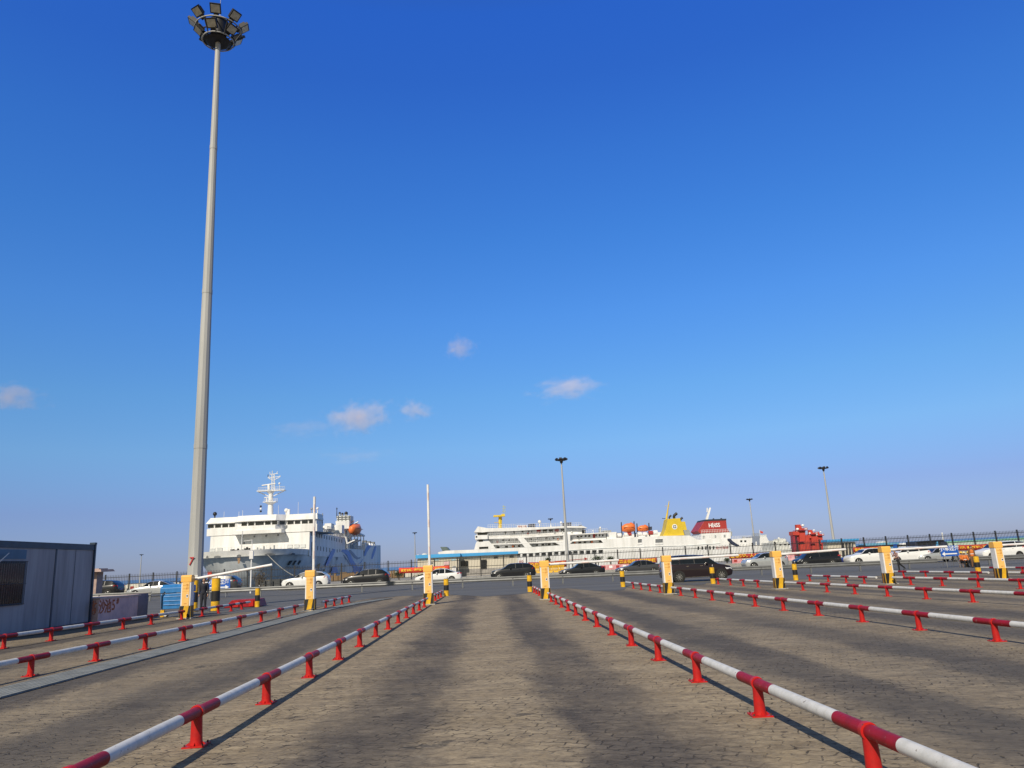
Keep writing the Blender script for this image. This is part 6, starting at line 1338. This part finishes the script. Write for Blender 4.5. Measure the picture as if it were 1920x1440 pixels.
sl([(1755, 1015.6), (1758.6, 1015.4), (1758.6, 1024), (1755, 1024.2)], mat('light_blue_plastic', (.08, .32, .60), .5), 106.4, .1, 'blue_panel')
for px in (1724, 1768): mb = MB(); p = S.P(px, 1029, 106.6); mb.tube(p, p+Vector((0, .3, 0)), .48, M_TYRE, n=16); mb.build('wheel', t)
YS = 104.6; t = thing('bus_shelter', (WY(1660, 1022, YS).x, YS+1, -.08), 'long black-roofed canopy behind the fence with blue posters, left of the walking person', 'canopy'); S = PX(t, YS)
sl([(1596, 1024.6), (1682, 1020.6), (1700, 1022), (1700, 1024.2), (1596, 1027.2)], M_DARK, YS, 3, 'roof'); sl([(1597, 1027.2), (1658, 1024.2), (1658, 1041), (1597, 1044)], mat('dim_brown_board', (.13, .06, .05), .7, var=.3, vs=1), YS+1.5, .2, 'back_board')
sl([(1597, 1033), (1610, 1034), (1622, 1040), (1622, 1043), (1597, 1044)], mat('cyan_poster', (.05, .40, .70), .5, var=.2), YS+1.4, .06, 'poster'); sl([(1675, 1020), (1682, 1019.6), (1682, 1027), (1675, 1027.6)], M_SB, YS-.05, .05, 'blue_plate')
for px in (1600, 1640, 1690): mb = MB(); mb.tube(S.P(px, 1026, YS+.3), S.P(px, 1052, YS+.3), .06, M_DARK, n=6); mb.build('post', t)
YW = 150
def boat(pa, pb, py, lab, blue):
    a, b = WY(pa, py, YW), WY(pb, py, YW); t = thing('speedboat', ((a.x+b.x)/2, YW, -2.5), lab, 'boat', 'small boats moored at the right'); L_ = (b.x-a.x); S = PX(t, YW); c = (pa+pb)/2; h = .048
    f = lambda x, y: (x, y-h*(x-c))
    S.slab([f(pa, py+1), f(pa+6, py-1.4), f(c, py-1.2), f(pb, py+.2), f(pb-2, py+10), f(pa+8, py+10)], mat('boat_blue', (.16, .42, .62), .4) if blue else M_SHIP, YW, 3, name='hull')
    S.slab([f(c-2, py-1), f(c+2, py-4), f(c+12, py-3.6), f(c+16, py-1)], M_SHIP, YW+.6, 1.8, name='cabin', bevel=.1)
boat(1622, 1686, 1019, 'pale blue and white speedboat beyond the fence, above the black canopy', True); boat(1680, 1712, 1021.6, 'small white boat beyond the fence beside the walking person', False)
p = WY(1767.5, 1006, 150); t = thing('lighthouse_post', (p.x, 150, -.5), 'thin white post rising behind the dark truck', 'post'); mb = MB(); mb.tube((0, 0, 0), (0, 0, WY(1766, 1000, 150).z+.5), .16, M_SHIP, .12, n=8); mb.build('shaft', t); mb = MB(); mb.sphere((0, 0, WY(1766, 1000, 150).z+.5), .16, M_SHIP, 8, 6); mb.build('cap', t)
# yellow railings and hoardings at the foot of the fence
def fence_panels(pa, pb, yt, yb, Y, mm, lab, nm, cat, n, grp):
    a, b = WY(pa, (yt+yb)/2, Y), WY(pb, (yt+yb)/2-.048*(pb-pa), Y); hh = (yb-yt)*Y/F
    w_ = (b.x-a.x)/n
    for k in range(n):
        xx = a.x+w_*(k+.5); t = thing(nm, (xx, Y, .10), lab, cat, grp)
        mb = MB(); mb.box((0, 0, .10), (w_-.12, .32, .18), mm, top=(1, .8)); mb.build('base', t)
        mb = MB(); mb.box((0, 0, hh*.86), (w_-.06, .10, .09), mm)
        for j in range(5): mb.box((-w_*.42+j*w_*.21, 0, hh*.5+.02), (.09, .08, hh*.72), mm)
        mb.build('rail', t)
fence_panels(994, 1058, 1062, 1077, 87.9, mat('yellow_plastic', (.72, .42, .02), .5, var=.1), 'yellow plastic railing at the foot of the fence behind the central lane cabinet', 'plastic_barrier', 'plastic barrier', 6, 'yellow plastic railings')
M_PKH = mat('pink_striped_board', (.66, .40, .42), .7, var=.25, vs=2, dirt=(.45, .10, .12))
for pa, pb, yc, hh_, lab in ((1126, 1180, 1069, .55, 'low pink and white board along the kerb, left of the dark red banner'), (1373, 1392, 1056, .5, 'low pink and white board along the kerb beside the minivan bonnet'), (1455, 1490, 1049, .7, 'low pink and white board along the kerb left of the black van')):
    a, b = WY(pa, yc, 88), WY(pb, yc-.048*(pb-pa), 88); t = thing('kerb_board', ((a.x+b.x)/2, 88.0, .10), lab, 'board', 'pink boards along the kerb'); L_ = b.x-a.x
    mb = MB(); mb.box((0, 0, hh_/2), (L_, .06, hh_), M_PKH); mb.build('panel', t); mb = MB()
    for k in range(int(L_/.8)): mb.box((-L_/2+.4+k*.8, -.04, hh_*.55), (.38, .02, hh_*.5), M_SW if k % 2 else M_FRED)
    mb.build('stripe', t)
# shrubs
M_LEAF = mat('dusty_leaf_green', (.055, .085, .035), .7, var=.35, vs=3); M_DRY = mat('dry_leaf_brown', (.16, .12, .07), .8, var=.3, vs=3); M_STEM = mat('brown_stem', (.10, .07, .045), .9)
def shrub(px, py, Y, w_, h_, m, lab, n=260):
    p = WY(px, py, Y); zb_ = .10 if Y < 90.5 else -.08
    t = thing('shrub', (p.x, Y, zb_), lab, 'shrub', 'shrubs behind the fence'); zc = p.z-zb_
    mb = MB()
    for k in range(n):
        u = Vector((random.gauss(0, .36)*w_, random.gauss(0, .3)*w_*.7, zc+random.gauss(0, .33)*h_)); s = random.uniform(.05, .11); d = Vector((random.uniform(-1, 1), random.uniform(-1, 1), random.uniform(-.3, 1))).normalized(); q = d.orthogonal().normalized()
        mb.add([u-q*s*.5, u+d*s*2, u+q*s*.5, u-d*s*.4], [(0, 1, 2, 3)], m)
    mb.build('foliage', t)
    mb = MB()
    for k in range(5): a = random.uniform(-1, 1)*w_*.3; mb.tube((0, 0, 0), (a, random.uniform(-.2, .2), zc+h_*.2), .035, M_STEM, .015, n=5)
    mb.build('stem', t)
shrub(1120, 1047.5, 92, .95, .40, M_LEAF, 'dark green shrub in front of the middle ferry hull, right of the slim mast'); shrub(1144.5, 1047.5, 92, .55, .32, M_LEAF, 'small dark green shrub left of the dark red banner'); shrub(1027.5, 1050, 92, .35, .35, M_LEAF, 'small round shrub right of the hood of the central lane cabinet')
shrub(1363, 1050, 92, .4, .3, M_LEAF, 'tiny green shrub behind the minivan bonnet'); shrub(488, 1084, 92, 1.2, 1.1, M_DRY, 'straggly dry brown shrub behind the fence below the left ferry bow', 420); shrub(748, 1075, 92, .7, .5, M_LEAF, 'green shrub at the left end of the bright red banner')
shrub(790, 1080, 91.5, .8, .3, M_LEAF, 'low green shrub under the bright red banner'); shrub(1485, 1044, 92, .5, .35, M_LEAF, 'green shrub below the nearest red loading tower')
# red post above the fence at the left
p = WY(404.5, 1080, 96); t = thing('red_marker', (p.x, 94, -.08), 'red marker post rising above the fence right of the tall mast', 'marker post'); z_ = WY(404.5, 1072, 94).z+.08
mb = MB(); mb.box((0, 0, z_/2), (.12, .12, z_), M_DECK); mb.build('post', t); mb = MB(); mb.box((0, 0, z_-.35), (.46, .2, .75), M_BAN); mb.build('panel', t)

# ------------------------------------------------------------------ clouds
def cloud_mat(seed, dens, thr):
    m = bpy.data.materials.new('cloud_vapour'); m.use_nodes = True; n = m.node_tree; n.nodes.clear(); L = n.links.new
    out = n.nodes.new('ShaderNodeOutputMaterial'); v = n.nodes.new('ShaderNodeVolumePrincipled'); v.inputs['Color'].default_value = (1, .89, .92, 1); v.inputs['Anisotropy'].default_value = -.45
    tc = n.nodes.new('ShaderNodeTexCoord'); no = n.nodes.new('ShaderNodeTexNoise'); no.inputs['Scale'].default_value = 2.6; no.inputs['Detail'].default_value = 8; no.inputs['Roughness'].default_value = .62
    mp = n.nodes.new('ShaderNodeMapping'); mp.inputs['Location'].default_value = (seed, seed*1.7, 0); mp.inputs['Scale'].default_value = (1.1, 1.3, .75); L(tc.outputs['Object'], mp.inputs[0]); L(mp.outputs[0], no.inputs['Vector'])
    ln = n.nodes.new('ShaderNodeVectorMath'); ln.operation = 'LENGTH'; L(tc.outputs['Object'], ln.inputs[0])
    a = n.nodes.new('ShaderNodeMath'); a.operation = 'MULTIPLY_ADD'; L(ln.outputs['Value'], a.inputs[0]); a.inputs[1].default_value = -.80; n6 = n.nodes.new('ShaderNodeMath'); n6.operation = 'MULTIPLY_ADD'; L(no.outputs[0], n6.inputs[0]); n6.inputs[1].default_value = 2.0; n6.inputs[2].default_value = -.52; L(n6.outputs[0], a.inputs[2])
    b = n.nodes.new('ShaderNodeMapRange'); b.inputs[1].default_value = thr; b.inputs[2].default_value = thr+.34; b.inputs[3].default_value = 0; b.inputs[4].default_value = dens; L(a.outputs[0], b.inputs[0]); L(b.outputs[0], v.inputs['Density']); L(v.outputs[0], out.inputs['Volume']); return m
def cloud(px, py, wp, hp, lab, seed, dens=1.0, thr=.02, tilt=0.0):
    Y = 5200; p = WY(px, py, Y); k = Y/F*1.06; mb = MB(); mt = cloud_mat(seed, dens/(wp*k*.55), thr); mb.sphere((0, 0, 0), 1.0, mt, 20, 12); o = mb.build('cloud', loc=p); o.scale = (wp*k*.62, wp*k*.40, hp*k*.72); o.rotation_euler = (0, R(tilt), 0)
    tag(o, lab, 'cloud', 'small pinkish clouds'); return o
cloud(672, 784, 130, 62, 'largest small cloud, above the gap between the left ferry and the middle ferry', 3.1, 1.7, tilt=-8)
cloud(775, 769, 80, 40, 'small wispy cloud just right of the largest one', 7.7, 1.0, .04)
cloud(1064, 728, 150, 44, 'flat elongated cloud above the slim light mast', 12.3, 1.1, tilt=-2)
cloud(863, 652, 70, 44, 'faint topmost cloud near the centre of the sky', 17.9, .8, .03)
cloud(20, 744, 130, 56, 'cloud at the left edge of the sky', 23.2, .9, tilt=5)
cloud(560, 805, 150, 36, 'very faint wisp left of the largest small cloud', 31.0, .3, .04)
cloud(665, 855, 150, 30, 'very faint wisp low above the left ferry', 37.0, .25, .04)
